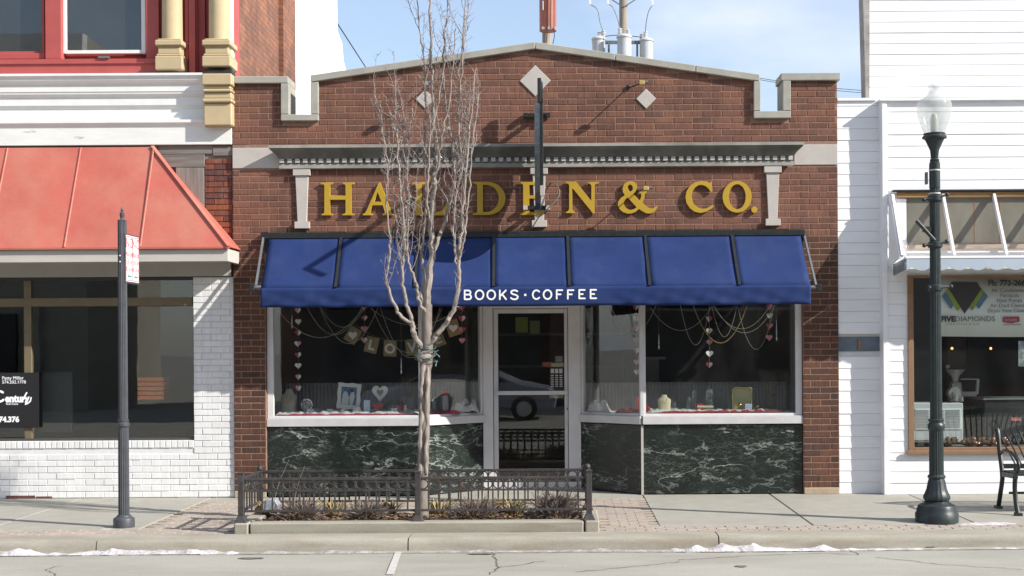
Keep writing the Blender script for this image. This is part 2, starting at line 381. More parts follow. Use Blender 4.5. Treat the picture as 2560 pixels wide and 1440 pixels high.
MT['siding'] = M('white_siding', (.82,.825,.84), .55, .05, 2.5, .12, 12, dirt=.35, dirtc=(.56,.56,.58), dscale=2.2, dpos=(.48,.8), k=1, stretch=(.5,1,1.4))
MT['brown'] = M('brown_window_frame', (.30,.18,.105), .55, .08, 8, .06, 50)
MT['orangewood'] = M('raw_wood', (.40,.235,.10), .75, .25, 10, .3, 40, stretch=(.3,1,2))
MT['paleblue'] = M('pale_blue_paint', (.46,.54,.63), .6, .05, 4, .06, 30)
MT['dirtyglass'] = M('dirty_panel', (.20,.185,.15), .45, .2, 2.2, .05, 20, stretch=(1.5,1,.7))
MT['concrete'] = M('sidewalk_concrete', (.40,.383,.33), .88, .07, 4, .35, 200, grit=.08, dirt=.4, dirtc=(.33,.31,.27), dscale=1.1, dpos=(.48,.78))
MT['kerb'] = M('kerb_concrete', (.385,.36,.30), .88, .12, 5, .4, 140, grit=.12, stretch=(.35,1,1.8), dirt=.7, dirtc=(.27,.225,.165), dscale=3.6, dpos=(.46,.72))
MT['road'] = M('road_concrete', (.40,.385,.335), .9, .08, 2.6, .5, 220, grit=.13, dirt=.7, dirtc=(.30,.275,.235), dscale=1.5, dpos=(.46,.74), stretch=(.35,1,1))
MT['joint'] = M('dark_joint', (.09,.08,.07), .9, .3, 30, .3, 90)
MT['paint'] = M('worn_road_paint', (.60,.58,.54), .8, .12, 18, .2, 120)
MT['paver'] = brick_mat('clay_paver', [(.37,.315,.265),(.39,.335,.28),(.34,.29,.245),(.38,.32,.27),(.36,.315,.27)], 12, 0, .5)
MT['pavegap'] = M('paver_sand', (.29,.24,.20), .95, .2, 30, .3, 100)
MT['soil'] = M('brown_soil', (.095,.065,.047), .95, .4, 22, .8, 60, bdist=.02)
MT['snow'] = M('old_snow', (.58,.56,.575), .75, .10, 9, .8, 35, bdist=.02, dirt=.85, dirtc=(.29,.255,.24), dscale=7, dpos=(.42,.66), k=1, grit=.12)
MT['dirtysnow'] = M('dirty_gutter_ice', (.42,.39,.37), .65, .3, 16, .8, 45, bdist=.015)
MT['bark'] = M('pale_bark', (.33,.285,.25), .85, .25, 30, .6, 70, stretch=(1,1,.35), dirt=.4, dirtc=(.20,.165,.14), dscale=9, dpos=(.5,.7))
MT['twig'] = M('pale_twig', (.36,.295,.27), .8, .3, 14, 0, dirt=.6, dirtc=(.23,.13,.11), dscale=8, dpos=(.5,.7))
MT['fence'] = M('dark_bronze_fence', (.060,.055,.055), .5, .3, 16, .1, 70, dirt=.5, dirtc=(.17,.085,.055), dscale=6, dpos=(.56,.72))
MT['lamp'] = M('dark_green_lamp_paint', (.030,.042,.044), .40, .2, 10, .05, 60)
MT['post'] = M('charcoal_post_paint', (.075,.080,.092), .5, .15, 10, .05, 60)
# ---------------------------------------------------------------- the ground, road, kerb, sidewalk
def struct(o): o['kind'] = 'structure'; return o
ROAD_Z, KERB_Y, KERB_B = -0.118, -3.36, -3.03
struct(MB().add([(-400,-300,-.2),(400,-300,-.2),(400,700,-.2),(-400,700,-.2)], [(0,1,2,3)]).build('ground', MT['road']))
# road sheet, gently uneven
mb = MB(); nx, ny = 120, 40
for j in range(ny+1):
    for i in range(nx+1):
        x = -16+32*i/nx; y = -21+(KERB_Y+.02+21)*j/ny
        mb.v.append((x, y, ROAD_Z+.012*(noise.noise((x*.5,y*.8,3)))-.0))
for j in range(ny):
    for i in range(nx): a = j*(nx+1)+i; mb.f.append((a,a+1,a+nx+2,a+nx+1))
road = struct(mb.build('road', MT['road'], smooth=True))
def ground_strip(name, mat, parent, pts, w, z, jit=0.0):
    mb = MB(); q = []
    for i in range(len(pts)-1):
        a, b = Vector(pts[i]), Vector(pts[i+1]); n = max(1, int((b-a).length/.05)) if jit else 1
        for k in range(n): q.append(a+(b-a)*(k/n))
    q.append(Vector(pts[-1]))
    for i in range(len(q)):
        if 0 < i < len(q)-1 and jit: q[i] = q[i]+Vector((R.uniform(-jit,jit), R.uniform(-jit,jit)))
    for i, p in enumerate(q):
        d = (q[min(i+1,len(q)-1)]-q[max(i-1,0)]).normalized(); n = Vector((-d.y, d.x))*w*(.5*R.uniform(.5,1.1) if jit else .5)
        zz = z(p.x, p.y) if callable(z) else z
        mb.v += [(p.x-n.x, p.y-n.y, zz), (p.x+n.x, p.y+n.y, zz)]
        if i: a = 2*i; mb.f.append((a-2,a-1,a+1,a))
    return mb.build(name, mat, parent)
def G(px, py, z=0.0):                     # photo pixel -> point on the horizontal plane z
    a, b = px-VPX, py-VPY; dx, dy = a-ROLL*b, b+ROLL*a
    d = FPX*(CAM_Z-z)/dy; return (dx*d/FPX, d-DIST)
rz = lambda x, y: ROAD_Z+.012*noise.noise((x*.5,y*.8,3))+.005
for pl in ([(140,1440),(118,1425),(130,1418),(158,1415)], [(1225,1375),(1240,1398),(1245,1420),(1300,1412),(1362,1402)], [(1245,1420),(1225,1438)],
           [(1695,1400),(1880,1390),(2060,1384),(2150,1389),(2120,1372)], [(2190,1394),(2360,1412),(2555,1424)], [(1440,1430),(1700,1404)]):
    ground_strip('crack', MT['joint'], road, [G(x, y, ROAD_Z) for x, y in pl], .011, rz, .02)
for x0, x1, y in ((590,665,1397),(1165,1240,1386),(1835,1870,1416),(2310,2340,1369)):     # small worn hollows
    a = G(x0, y, ROAD_Z); b = G(x1, y, ROAD_Z)
    MB().add([((a[0]+b[0])/2+(b[0]-a[0])/2*math.cos(t*.5236)*R.uniform(.8,1), a[1]+.05*math.sin(t*.5236)*R.uniform(.6,1.2), rz(a[0],a[1])+.002) for t in range(12)], [tuple(range(12))]).build('worn_patch', M('worn_patch', (.20,.18,.15), .9, .3, 20, .3, 80), road)
q = [G(965,1437,ROAD_Z), G(985,1437,ROAD_Z), G(1004,1382,ROAD_Z), G(988,1382,ROAD_Z)]
MB().add([(x, y, rz(x, y)+.001) for x, y in q], [(0,1,2,3)]).build('parking_line', MT['paint'], road)
# kerb: three stones with rounded top arris
kerb = empty('kerb', (0, KERB_Y, ROAD_Z)); kerb['kind'] = 'structure'
kj = [-9, G(243,1350,0)[0], G(1017,1350,0)[0], G(1800,1345,0)[0], G(2560,1345,0)[0]+.3, 9]
for a, b in zip(kj, kj[1:]):
    pr = [(KERB_B, -.3), (KERB_Y-.015, -.3), (KERB_Y-.01, -.06), (KERB_Y, -.025), (KERB_Y+.02, -.004), (KERB_Y+.05, .002), (KERB_B, .004)]
    MB().mould(pr, a+.006, b-.006).build('kerb_stone', MT['kerb'], kerb, smooth=True)
# gutter line at the foot of the kerb
ground_strip('gutter_joint', MT['joint'], road, [(-9, KERB_Y-.17), (9, KERB_Y-.17)], .02, lambda x, y: ROAD_Z+.012*noise.noise((x*.5,y*.8,3))+.006, .006)
# sidewalk: base, concrete slabs, pavers
sw = struct(MB().box(-9, 9, KERB_B, 6, -.25, -.022).build('sidewalk', MT['pavegap']))
jx = [-9, -7.35, X(205,1253), X(527,1250), X(1607,1238), X(1926,1236), X(2267,1236), 5.75, 7.4, 9]
PY0, PY1 = -2.62, -.30
def slab(x0, x1, y0, y1, nm='slab', mat='concrete'):
    g = .006
    return MB().box(x0+g, x1-g, y0+g, y1-g, -.1, R.uniform(-.002,.002)).build(nm, MT[mat], sw, bevel=.006)
for i in range(len(jx)-1):
    if i == 3: continue
    slab(jx[i], jx[i+1], PY0, .6 if i > 6 else .28)
for a, b in ((jx[3], -2.6), (-2.6, -.95), (-.95, jx[4])): slab(a, b, PY1, .04 if a < -1 and b < -1 else .05)
slab(-1.72, 1.0, .055, .9, 'entry_floor')
# pavers: 0.2 x 0.1 clay bricks
def paver_mesh(w, d):
    g = .004; mb = MB(); x, y = w/2-g, d/2-g; c = .004
    mb.add([(-x,-y,-.03),(x,-y,-.03),(x,y,-.03),(-x,y,-.03),(-x,-y,-c),(x,-y,-c),(x,y,-c),(-x,y,-c),(-x+c,-y+c,0),(x-c,-y+c,0),(x-c,y-c,0),(-x+c,y-c,0)],
           [(0,1,5,4),(1,2,6,5),(2,3,7,6),(3,0,4,7),(4,5,9,8),(5,6,10,9),(6,7,11,10),(7,4,8,11),(8,9,10,11)])
    return mb
pav = []
for k in range(4):                       # band along the kerb
    y = KERB_B+.05+k*.1
    if y > PY0-.03: break
    x = -7+(k%2)*.1
    while x < 7: pav.append((x, y, 'a')); x += .2
k = 0; y = PY0+.05
while y < PY1-.04:
    x = jx[3]+.1+(k%2)*.1
    while x < jx[4]-.08:
        if not (-3.24 < x < .38 and y < -2.05): pav.append((x, y, 'a'))
        x += .2
    y += .1; k += 1
pav = [p for p in pav if not (-3.24 < p[0] < .38 and p[1] < -2.05)]
pav.sort(key=lambda p: p[1]); pme = paver_mesh(.2, .1).mesh('paver', mats=[MT['paver']])
rest = MB()
for i, (x, y, _) in enumerate(pav):
    z = R.uniform(-.004, .001)
    if i < 300 and abs(x) < 7: inst('paver', pme, sw, (x, y, z), (R.uniform(-.008,.008), R.uniform(-.008,.008), R.uniform(-.01,.01)))
    else:
        m = paver_mesh(.2, .1); rest.add([(a+x, b+y, c+z) for a, b, c in m.v], m.f)
o = rest.build('paver_field', MT['paver'], sw); o['kind'] = 'stuff'

# ---------------------------------------------------------------- brick laying
CO, BL = .0757, .2318
def brick_mesh(w, h, dpt=.012, c=.003):
    x, z = w/2, h/2
    return MB().add([(-x,dpt,-z),(x,dpt,-z),(x,dpt,z),(-x,dpt,z),(-x,c,-z),(x,c,-z),(x,c,z),(-x,c,z),(-x+c,0,-z+c),(x-c,0,-z+c),(x-c,0,z-c),(-x+c,0,z-c)],
        [(0,1,5,4),(1,2,6,5),(2,3,7,6),(3,0,4,7),(4,5,9,8),(5,6,10,9),(6,7,11,10),(7,4,8,11),(8,9,10,11)])
def lay(parent, rows, Yf, mat, limit, key, h=.0635, jit=.0015):
    """rows: (xc, zc, w); the first `limit` by key are objects of their own, the rest one stuff part"""
    cache = {}; rows = sorted(rows, key=key); restm = MB(); cnt = 0
    for i, (x, z, w) in enumerate(rows):
        w = round(w, 2); y = Yf+R.uniform(-jit, jit)
        if i < limit:
            if w not in cache: cache[w] = brick_mesh(w, h).mesh('brick', mats=[mat], fix=False)
            inst('brick', cache[w], parent, (x, y, z), (0, R.uniform(-.006,.006), R.uniform(-.006,.006))); cnt += 1
        else:
            m = brick_mesh(w, h); restm.add([(a+x, b+y, c+z) for a, b, c in m.v], m.f)
    if restm.v:
        o = restm.build('brickwork', mat, parent, fix=False); o['kind'] = 'stuff'
def courses(ival, z0, z1, off=0.0, co=CO, bl=BL, j=.012, hh=.0635):
    out = []; k = 0; z = z0
    while z+hh <= z1+.004:
        for a, b in ival(z, z+hh):
            x = a-bl*2+((k%2)*bl/2+off) % bl
            while x < b:
                l, r = max(x+j/2+R.uniform(-.002,.002), a+j*.2), min(x+bl-j/2+R.uniform(-.002,.002), b-j*.2)
                if r-l > .035: out.append(((l+r)/2, z+hh/2, r-l))
                x += bl
        z += co; k += 1
    return out

# ---------------------------------------------------------------- the brown brick shop
XL, XR = X(584,800), X(2096,800)
WL, WR = X(664,900), X(2008,900)
ZH = 2.40
shop = empty('brick_shop', (0, .15, 0), 'brown brick shop with shallow gabled stone coping, display windows and green marble base', 'building')
zb1, zb0 = Zp(630,370), Zp(630,421)
zLt, zN0 = Zp(650,203), Zp(750,295)
up = [(XL,ZH),(XR,ZH),(XR,Zp(2050,196)),(X(1963,230),Zp(2050,196)),(X(1963,230),Zp(1930,288)),(X(1892,230),Zp(1930,288)),(X(1892,230),Zp(1892,197)),
      (X(1338,120),Zp(1338,116)),(X(790,230),Zp(790,200)),(X(790,230),zN0),(X(714,230),zN0),(X(714,230),zLt),(XL,zLt)]
MB().prism(up, 0.0042, .30).build('wall', MT['mortar'], shop)
box('wall', MT['mortar'], shop, XL, WL, 0.0042, .30, 0, ZH); box('wall', MT['mortar'], shop, WR, XR, 0.0042, .30, 0, ZH)
zs = Zp(2050,1219)
def ival(z0, z1):
    if z1 > zb0-.004 and z0 < zb1+.004: return []
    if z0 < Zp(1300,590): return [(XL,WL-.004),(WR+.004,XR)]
    if z1 < zN0-.05: return [(XL,XR)]
    o = []
    if z1 < zLt: o.append((XL, X(706,250)))
    a0, b0 = X(782,200), Zp(782,203); pkx, pkz = X(1338,117), Zp(1338,120); a1, b1 = X(1896,200), Zp(1896,201)
    if z1 < pkz:
        l = X(797,250) if z1 < b0 else a0+(z1-b0)/(pkz-b0)*(pkx-a0); r = X(1885,250) if z1 < b1 else a1-(z1-b1)/(pkz-b1)*(a1-pkx)
        l = max(l, X(797,250)); r = min(r, X(1885,250))
        if r-l > .1: o.append((l, r))
    if z1 < Zp(2050,196): o.append((X(1974,250), XR))
    return o
def noty(rows):      # keep clear of the three diamond stones
    out = []
    for x, z, w in rows:
        ok = True
        for cx, cy, r in DIA:
            dx, dz = X(cx, cy), Zp(cx, cy)
            if abs(x-dx)+abs(z-dz) < r*.45: ok = False
        if ok: out.append((x, z, w))
    return out
DIA = [(1338,202,39/208),(1063,248,24/208),(1615,247,25/208)]
rows = noty(courses(ival, zs+.006, Zp(1338,105), .09))
pier = [r for r in rows if r[1] < Zp(1300,590)]; upper = [r for r in rows if r[1] >= Zp(1300,590)]
cxm, czm = X(1500,330), Zp(1500,330)
lay(shop, upper, 0, MT['brick'], 190, key=lambda r: (-(r[2] > .2), abs(r[0]-cxm)*.8+abs(r[1]-czm)))
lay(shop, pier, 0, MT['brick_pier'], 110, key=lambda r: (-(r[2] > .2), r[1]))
# stone trim
for a, b in ((XL, X(700,395)), (X(1985,390), XR)): box('stone_band', MT['limeclean'], shop, a, b, -.008, .05, zb0, zb1, .004)
for a, b in ((XL, WL), (WR, XR)): box('base_stone', MT['basestone'], shop, a+.002, b, -.012, .1, 0, zs, .006)
zA, zB, zC, zD, zE = (Zp(850, v) for v in (367, 374, 398, 411, 422))
prof = [(.0,zA),(-.16,zA),(-.16,zB),(-.148,zB-.012),(-.125,zB-.035),(-.09,zB-.065),(-.066,zC+.016),(-.06,zC),(-.03,zC-.001),(-.03,zD),(-.055,zD),(-.055,zE),(.0,zE)]
cx0_, cx1_ = X(700,415)+.055, X(1983,410)-.055
cor = MB().mould([(.0,zE),(.0,zC-.0015),(-.03,zC-.0015),(-.03,zD),(-.055,zD),(-.055,zE)], cx0_, cx1_, 1, 1).build('cornice', MT['corn'], shop)
MB().mould([(.0,zA),(-.16,zA),(-.16,zB),(.0,zB)], cx0_, cx1_, 1, 1).build('drip_course', MT['corn'], cor)
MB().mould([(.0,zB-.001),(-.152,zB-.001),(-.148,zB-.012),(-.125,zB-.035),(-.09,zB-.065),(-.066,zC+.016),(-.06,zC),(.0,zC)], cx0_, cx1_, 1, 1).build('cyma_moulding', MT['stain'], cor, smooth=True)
x = X(702,405)
dme = MB().box(-.026,.026,-.072,-.028,-.05,-.002).mesh('dentil', mats=[MT['limeclean']])
while x+.05 < X(1983,405): inst('dentil', dme, cor, (x+.027, 0, zC)); x += .0937
for px in (756, 1348, 1931):
    yo = (px-756)*-.0062
    c = X(px, 500+yo); 
    br = MB()
    z1, z2, z3, z4 = (Zp(px, v+yo) for v in (424, 440, 555, 572))
    br.box(c-.104, c+.104, -.05, .02, z2, z1); br.prism([(c-.055,z3),(c+.055,z3),(c+.078,z2),(c-.078,z2)], -.032, .02); br.box(c-.09, c+.09, -.045, .02, z4, z3)
    br.build('stone_pilaster', MT['limeclean'], shop, bevel=.004)
for cx, cy, r in DIA:
    x0, z0 = X(cx, cy), Zp(cx, cy)
    MB().prism([(x0-r,z0),(x0,z0-r),(x0+r,z0),(x0,z0+r)], -.012, .03).build('diamond_stone', MT['limeclean'], shop, bevel=.004)
def cope(poly): MB().prism([P(*p) for p in poly], -.05, .36).build('coping_stone', MT['lime'], shop, bevel=.006)
g = .7
cope([(582,193),(722,192.3),(722,209.5),(582,210)])
cope([(704,210.5),(724,210.3),(724,287),(704,287)]); cope([(704,287.7),(797.5,287.2),(797.5,303),(704,303.5)])
cope([(779,208.5),(797.5,206),(797.5,286.6),(779,286.7)])
def gl(x, d=0): return (190+(x-778)/(1338-778)*(107-190) if x <= 1338 else 107+(x-1338)/(1898-1338)*(188-107))+d
for a, b in ((778,1076),(1076,1338),(1338,1538),(1538,1738),(1738,1898)):
    cope([(a+g,gl(a+g)),(b-g,gl(b-g)),(b-g,gl(b-g,17)),(a+g,gl(a+g,17))])
cope([(1883,205),(1900,205.6),(1900,278.5),(1883,278.5)]); cope([(1883,279.3),(1975,278.8),(1975,296.5),(1883,297)])
cope([(1955.5,203.4),(1975,203.2),(1975,278),(1955.5,278.2)]); cope([(1951,184.5),(2099,183.6),(2099,202),(1951,203)])
# body behind the front: side walls, roof, back, interior
for a, b in ((XL+.01, XL+.2), (XR-.2, XR-.01)): box('side_wall', MT['mortar'], shop, a, b, .30, 7, 0, 4.35)
box('back_wall', MT['dark'], shop, XL+.2, XR-.2, 5.0, 5.2, 0, 4.35); box('roof', MT['dark'], shop, XL+.2, XR-.2, .30, 7, 4.2, 4.34)
box('ceiling', MT['dark'], shop, XL+.2, XR-.2, .301, 5, ZH+.06, ZH+.12); box('shop_floor', MT['darkfloor'], shop, XL+.2, XR-.2, .92, 5, -.02, .01)
# storefront: plan points A-B front glass, B-C and D-E splayed glass, C-D door, E-F front glass
YF, YD = .05, .66
A, B_, C_ = (WL, YF), (X(1057,1150,YF), YF), (X(1209,1000,YD), YD)
D_, E_, F_ = (X(1451,1000,YD), YD), (X(1606,1150,YF), YF), (WR, YF)
zs1, zs0 = Zp(860,1046,.02), Zp(860,1066,.02)
def outw(a, b, d):
    l = math.hypot(b[0]-a[0], b[1]-a[1]); n = ((b[1]-a[1])/l*d, -(b[0]-a[0])/l*d)
    return (a[0]+n[0], a[1]+n[1]), (b[0]+n[0], b[1]+n[1])
def inw(a, b, d): return outw(a, b, -d)
def short(a, b, d):
    l = math.hypot(b[0]-a[0], b[1]-a[1]); u = ((b[0]-a[0])/l*d, (b[1]-a[1])/l*d)
    return (a[0]+u[0], a[1]+u[1]), (b[0]-u[0], b[1]-u[1])
for nm, a, b in (('l',A,B_),('ls',B_,C_),('rs',D_,E_),('r',E_,F_)):
    sa, sb = short(a, b, .006)
    MB().seg(*short(a, b, .008), .04, .012, zs0-.012).build('marble_panel', MT['marble'], shop, bevel=.002)
    MB().seg(*outw(sa, sb, .035), .10, zs0, zs1).build('sill', MT['alu'], shop, bevel=.004)
    w = empty('display_window', ((a[0]+b[0])/2, (a[1]+b[1])/2, zs1)); w.parent = shop; w.location = Vector(w.location)-wl(shop)
    MB().seg(*inw(*short(a, b, .04), .022), .007, zs1+.03, ZH-.05).build('glass_pane', MT['glass'], w)
    fr = MB(); fr.seg(sa, sb, .05, zs1, zs1+.03); fr.seg(sa, sb, .05, ZH-.05, ZH)
    e = .075 if nm in 'lr' and a is A else .045
    for p, qq in ((sa, sb), (sb, sa)):
        l = math.hypot(b[0]-a[0], b[1]-a[1]); wdt = .078 if p in ((short(A,B_,.006)[0]), (short(E_,F_,.006)[1])) else .04
        q2 = (p[0]+(qq[0]-p[0])/l*wdt, p[1]+(qq[1]-p[1])/l*wdt)
        if p is sa: fr.seg(p, q2, .052, zs1+.03, ZH-.05)
        else: fr.seg(q2, p, .052, zs1+.03, ZH-.05)
    fr.build('frame', MT['alupaint'], w, bevel=.003)
for p in (B_, E_):
    box('corner_mullion', MT['alu'], shop, p[0]-.024, p[0]+.024, p[1]-.012, p[1]+.05, zs1, ZH-.001, .004)
    box('corner_strip', MT['limeclean'], shop, p[0]-.014, p[0]+.014, p[1]-.008, p[1]+.03, .0, zs0-.013)
box('entry_soffit', MT['alupaint'], shop, B_[0], E_[0], .302, .9, ZH+.001, ZH+.058)
# door
door = empty('door', ((C_[0]+D_[0])/2, YD, 0)); door.parent = shop; door.location = Vector(door.location)-wl(shop)
def dp(nm, mat, px0, px1, z0, z1, y0, y1, par, bev=.003): return box(nm, MT[mat], par, X(px0,980,YD), X(px1,980,YD), y0, y1, z0, z1, bev)
zt, zm1, zm0 = Zp(1330,771,YD), Zp(1330,977,YD), Zp(1330,987,YD)
dp('jamb', 'alupaint', 1208, 1233, .0, ZH, YD-.02, YD+.08, door); dp('jamb', 'alupaint', 1421, 1452, .0, ZH, YD-.02, YD+.08, door)
dp('head', 'alupaint', 1233.3, 1420.7, zt, ZH, YD-.015, YD+.07, door)
df = MB()
for a, b, c, d in ((1234,1246,.015,zt-.006),(1411,1420,.015,zt-.006),(1246,1411,zt-.06,zt-.006),(1246,1411,.015,.16)):
    df.box(X(a,980,YD)+.001, X(b,980,YD)-.001, YD+.005, YD+.05, c, d)
df.build('door_frame', MT['alu'], door, bevel=.003)
box('push_bar', MT['alu'], door, X(1240,980,YD), X(1420,980,YD), YD-.03, YD+.0, zm0, zm1, .004)
dg_ = box('glass_pane', MT['glass'], door, X(1246.5,980,YD), X(1410.5,980,YD), YD+.022, YD+.029, .161, zt-.061)
MB().tube([(X(1420,1022,YD), YD+.006, Zp(1420,1022,YD)), (X(1420,1022,YD), YD-.016, Zp(1420,1022,YD))], .016, 14).build('lock', MT['greymetal'], door)
# notices stuck inside the door glass
cards = [((1356,1378),(905,917),(.35,.12,.06)),((1378,1409),(907,917),(.5,.46,.33)),((1388,1406),(890,905),(.28,.30,.30)),((1374,1409),(985,995),(.42,.42,.22))]
for (a, b), (c, d), colr in cards: pbox('sticker', M('sticker', colr, .6, .3, 60, 0), door, a, b, c, d, YD+.0295, YD+.031)
pbox('opening_hours_card', plain('card_black', (.02,.02,.025), .5), door, 1374, 1409, 919, 974, YD+.0295, YD+.031)
bw = plain('print_white', (.6,.6,.6), .6)
hm = MB()
for i in range(3):
    hm.box(X(1377+i*10.5,925,YD), X(1385+i*10.5,925,YD), YD+.0285, YD+.0293, Zp(1390,933,YD), Zp(1390,922,YD))
for j in range(6):
    for i in range(3): hm.box(X(1377+i*11,925,YD), X(1384+i*11,925,YD), YD+.0285, YD+.0293, Zp(1390,940+j*5.4,YD), Zp(1390,937.5+j*5.4,YD))
hm.build('hours_print', bw, door)
# display floors, side returns and the low curtain behind them
for a, b, c in ((WL+.03, B_[0], C_[0]), (F_[0]-.03, E_[0], D_[0])):
    MB().prismz([(a,YF+.055),(b,YF+.055),(c,YD+.06),(c,.9),(a,.9)] if a < b else [(b,YF+.055),(a,YF+.055),(a,.9),(c,.9),(c,YD+.06)], zs1-.03, zs1+.028).build('display_floor', MT['wpaint'], shop)
grey = M('grey_return_paint', (.33,.33,.335), .7, .05, 4, 0)
box('window_return', grey, shop, WL-.02, WL+.01, .105, .85, zs1, ZH+.05); box('window_return', grey, shop, WR-.01, WR+.02, .105, .85, zs1, ZH+.05)
cu = MB()
def curtain(x0, x1, y, z0, z1, pitch=.045, amp=.012):
    n = int((x1-x0)/(pitch/6)); mb = MB()
    for i in range(n+1):
        x = x0+(x1-x0)*i/n; yy = y+amp*math.sin(2*math.pi*x/pitch+1.3*math.sin(x*7))+.01*math.sin(x*5)
        mb.v += [(x, yy, z0), (x, yy*.5+y*.5, z1), (x, yy+.004, z0), (x, yy*.5+y*.5+.004, z1)]
        if i: a = 4*(i-1); mb.f += [(a,a+4,a+5,a+1),(a+2,a+3,a+7,a+6),(a+1,a+5,a+7,a+3)]
    return mb
MTc = M('grey_curtain_cloth', (.27,.265,.26), .9, .1, 8, 0)
curtain(WL+.05, C_[0]-.02, .88, zs1, Zp(900,957,.88)).build('cafe_curtain', MTc, shop, smooth=True)
curtain(D_[0]+.02, WR-.05, .88, zs1, Zp(1800,955,.88)).build('cafe_curtain', MTc, shop, smooth=True)
# ---------------------------------------------------------------- blue awning
AP = .57
aw = empty('awning', (X(1340,600), -.3, Zp(1340,767,-AP)), 'blue canvas awning with white BOOKS COFFEE lettering over the brick shop front', 'awning')
zt0, zf1, zf0 = Zp(1340,592,-.06), Zp(1340,716,-AP), Zp(1340,765,-AP)
zt1 = Zp(1340,581,0)
tops = [672, 853, 1045, 1235, 1419, 1613, 1830, 2001]
def tx(px): return X(px, 592+(1340-px)*.0062, -.06)
def bx_(px):
    x0 = tx(px); k = (px-672)/(2001-672); xa, xb = X(652,716,-AP), X(2026,716,-AP)
    t0, t1 = tx(672), tx(2001); return xa+(x0-t0)/(t1-t0)*(xb-xa)
for i in range(len(tops)-1):
    mb = MB(); nu, nv = 12, 10
    for j in range(nv+1):
        for u in range(nu+1):
            f, h = u/nu, j/nv
            xt = tx(tops[i])+(tx(tops[i+1])-tx(tops[i]))*f; xb = bx_(tops[i])+(bx_(tops[i+1])-bx_(tops[i]))*f
            sag = .016*math.sin(math.pi*f)*math.sin(math.pi*h)+.007*noise.noise((xt*2.6,h*2.2,i*3.1))*math.sin(math.pi*h)
            curve = .018*math.sin(math.pi*h)       # the canvas hangs in a slight hollow
            y = -.06+(-AP+.06)*h+sag*.6+curve*.35; z = zt0+(zf1-zt0)*h-sag-curve*.5
            mb.v.append((xt+(xb-xt)*h, y, z))
    for j in range(nv):
        for u in range(nu): a = j*(nu+1)+u; mb.f.append((a,a+1,a+nu+2,a+nu+1))
    o = mb.build('canvas_panel', MT['blue'], aw, smooth=True)
    so = o.modifiers.new('solid','SOLIDIFY'); so.thickness = .003
mb = MB(); n = 260; xa, xb = X(651,740,-AP), X(2027.5,740,-AP)
for i in range(n+1):
    x = xa+(xb-xa)*i/n; px = VPX+x*FPX/(DIST-AP)
    amp = .0 if 1130 < px < 1515 else min(1, (1130-px)/60 if px < 1130 else (px-1515)/60)
    for j in range(7):
        h = j/6; w = amp*h*(.007*math.sin(x*31+h*5)+.007*math.sin(x*13.7-h*9)+.006*noise.noise((x*9,h*2,4)))
        mb.v.append((x, -AP+w, zf1+(zf0-zf1)*h+.003*math.sin(x*3.1)*h))
    if i:
        for j in range(6): a = (i-1)*7+j; mb.f.append((a,a+7,a+8,a+1))
va = mb.build('valance', MT['blue'], aw, smooth=True); so = va.modifiers.new('solid','SOLIDIFY'); so.thickness = .003; so.offset = -1
box('head_box', MT['black'], aw, X(655,584), X(2010,578), -.075, .0, zt0-.005, zt1+.01, .006)
for px in tops[1:-1]:
    if px in (1045, 1235): pass
    pts = [(tx(px)+(bx_(px)-tx(px))*h, -.06+(-AP+.06)*h+.018*math.sin(math.pi*h)*.35-.010, zt0+(zf1-zt0)*h-.009*math.sin(math.pi*h)+.006) for h in [k/8 for k in range(9)]]
    mb = MB()
    for a, b in zip(pts, pts[1:]): mb.bar(a, b, .034, .012, (0,-.7,.7))
    mb.build('rib', MT['black'], aw)
for px0, px1, sg in ((661,640,-1),(2009,2040,1)):
    a = (X(px0,590), -.03, Zp(px0,588)); b = (X(px1,716,-AP+.03), -AP+.03, Zp(px1,714,-AP+.03))
    MB().bar(a, b, .022, .03).build('side_arm', MT['greymetal'], aw)
    MB().bar((a[0]-sg*.03, -.02, a[2]-.02), (a[0]-sg*.03, -.02, a[2]-.22), .045, .04).build('wall_bracket', MT['black'], aw, bevel=.004)
    xe = X(651 if sg < 0 else 2027, 722, -AP)
    MB().tube([(xe, -AP+.03, b[2]-.02), (xe+sg*.115, -AP+.03, b[2]-.02)], .022, 12).build('roller_end', MT['greymetal'], aw)
    box('end_cap', MT['black'], aw, xe+sg*.07, xe+sg*.13, -AP, -AP+.06, b[2]-.06, b[2]+.015, .006)
# lettering on the valance, pen strokes measured on a 2560-wide grid
org = (0, -AP-.0035, 0); lw = 30/7.314/ (FPX/(DIST-AP))
def LP(zx, zy):                             # from the 7.314x enlargement at (1150, 700)
    return P(1150+zx/7.314, 700+zy/7.314, -AP-.0035)
def letter(strokes):
    mb = MB()
    for i, (pts, closed) in enumerate(strokes): ribbon(mb, [LP(*p) for p in pts], lw, org, (1,0,0), (0,0,1), .0004*i, closed, caps=not closed)
    mb.build('letter', MT['white'], aw)
def bowl(x0, x1, y0, y1): m = (y0+y1)/2; r = (y1-y0)/2; return [(x0,y0)]+arc(x1-r*.95, m, r*.95, r, -90, 90, 10)+[(x0,y1)]
letter([([(85,192),(85,352)],False), (bowl(85,192,192,266),False), (bowl(85,203,268,352),False)])
for cx, cy in ((357,271),(571,271),(1600,266)): letter([([(cx+72*math.cos(rad(a)), cy+82*math.sin(rad(a))) for a in range(0,360,12)], True)])
letter([([(728,190),(728,352)],False), ([(838,190),(738,292)],False), ([(772,262),(842,352)],False)])
letter([([(1048,206),(1022,192),(990,189),(955,195),(936,214),(940,240),(965,258),(1005,268),(1040,282),(1057,305),(1050,332),(1025,350),(990,354),(958,347),(932,328)],False)])
letter([([(1193+20*math.cos(rad(a)), 273+20*math.sin(rad(a))) for a in range(0,360,30)], True)]) if False else None
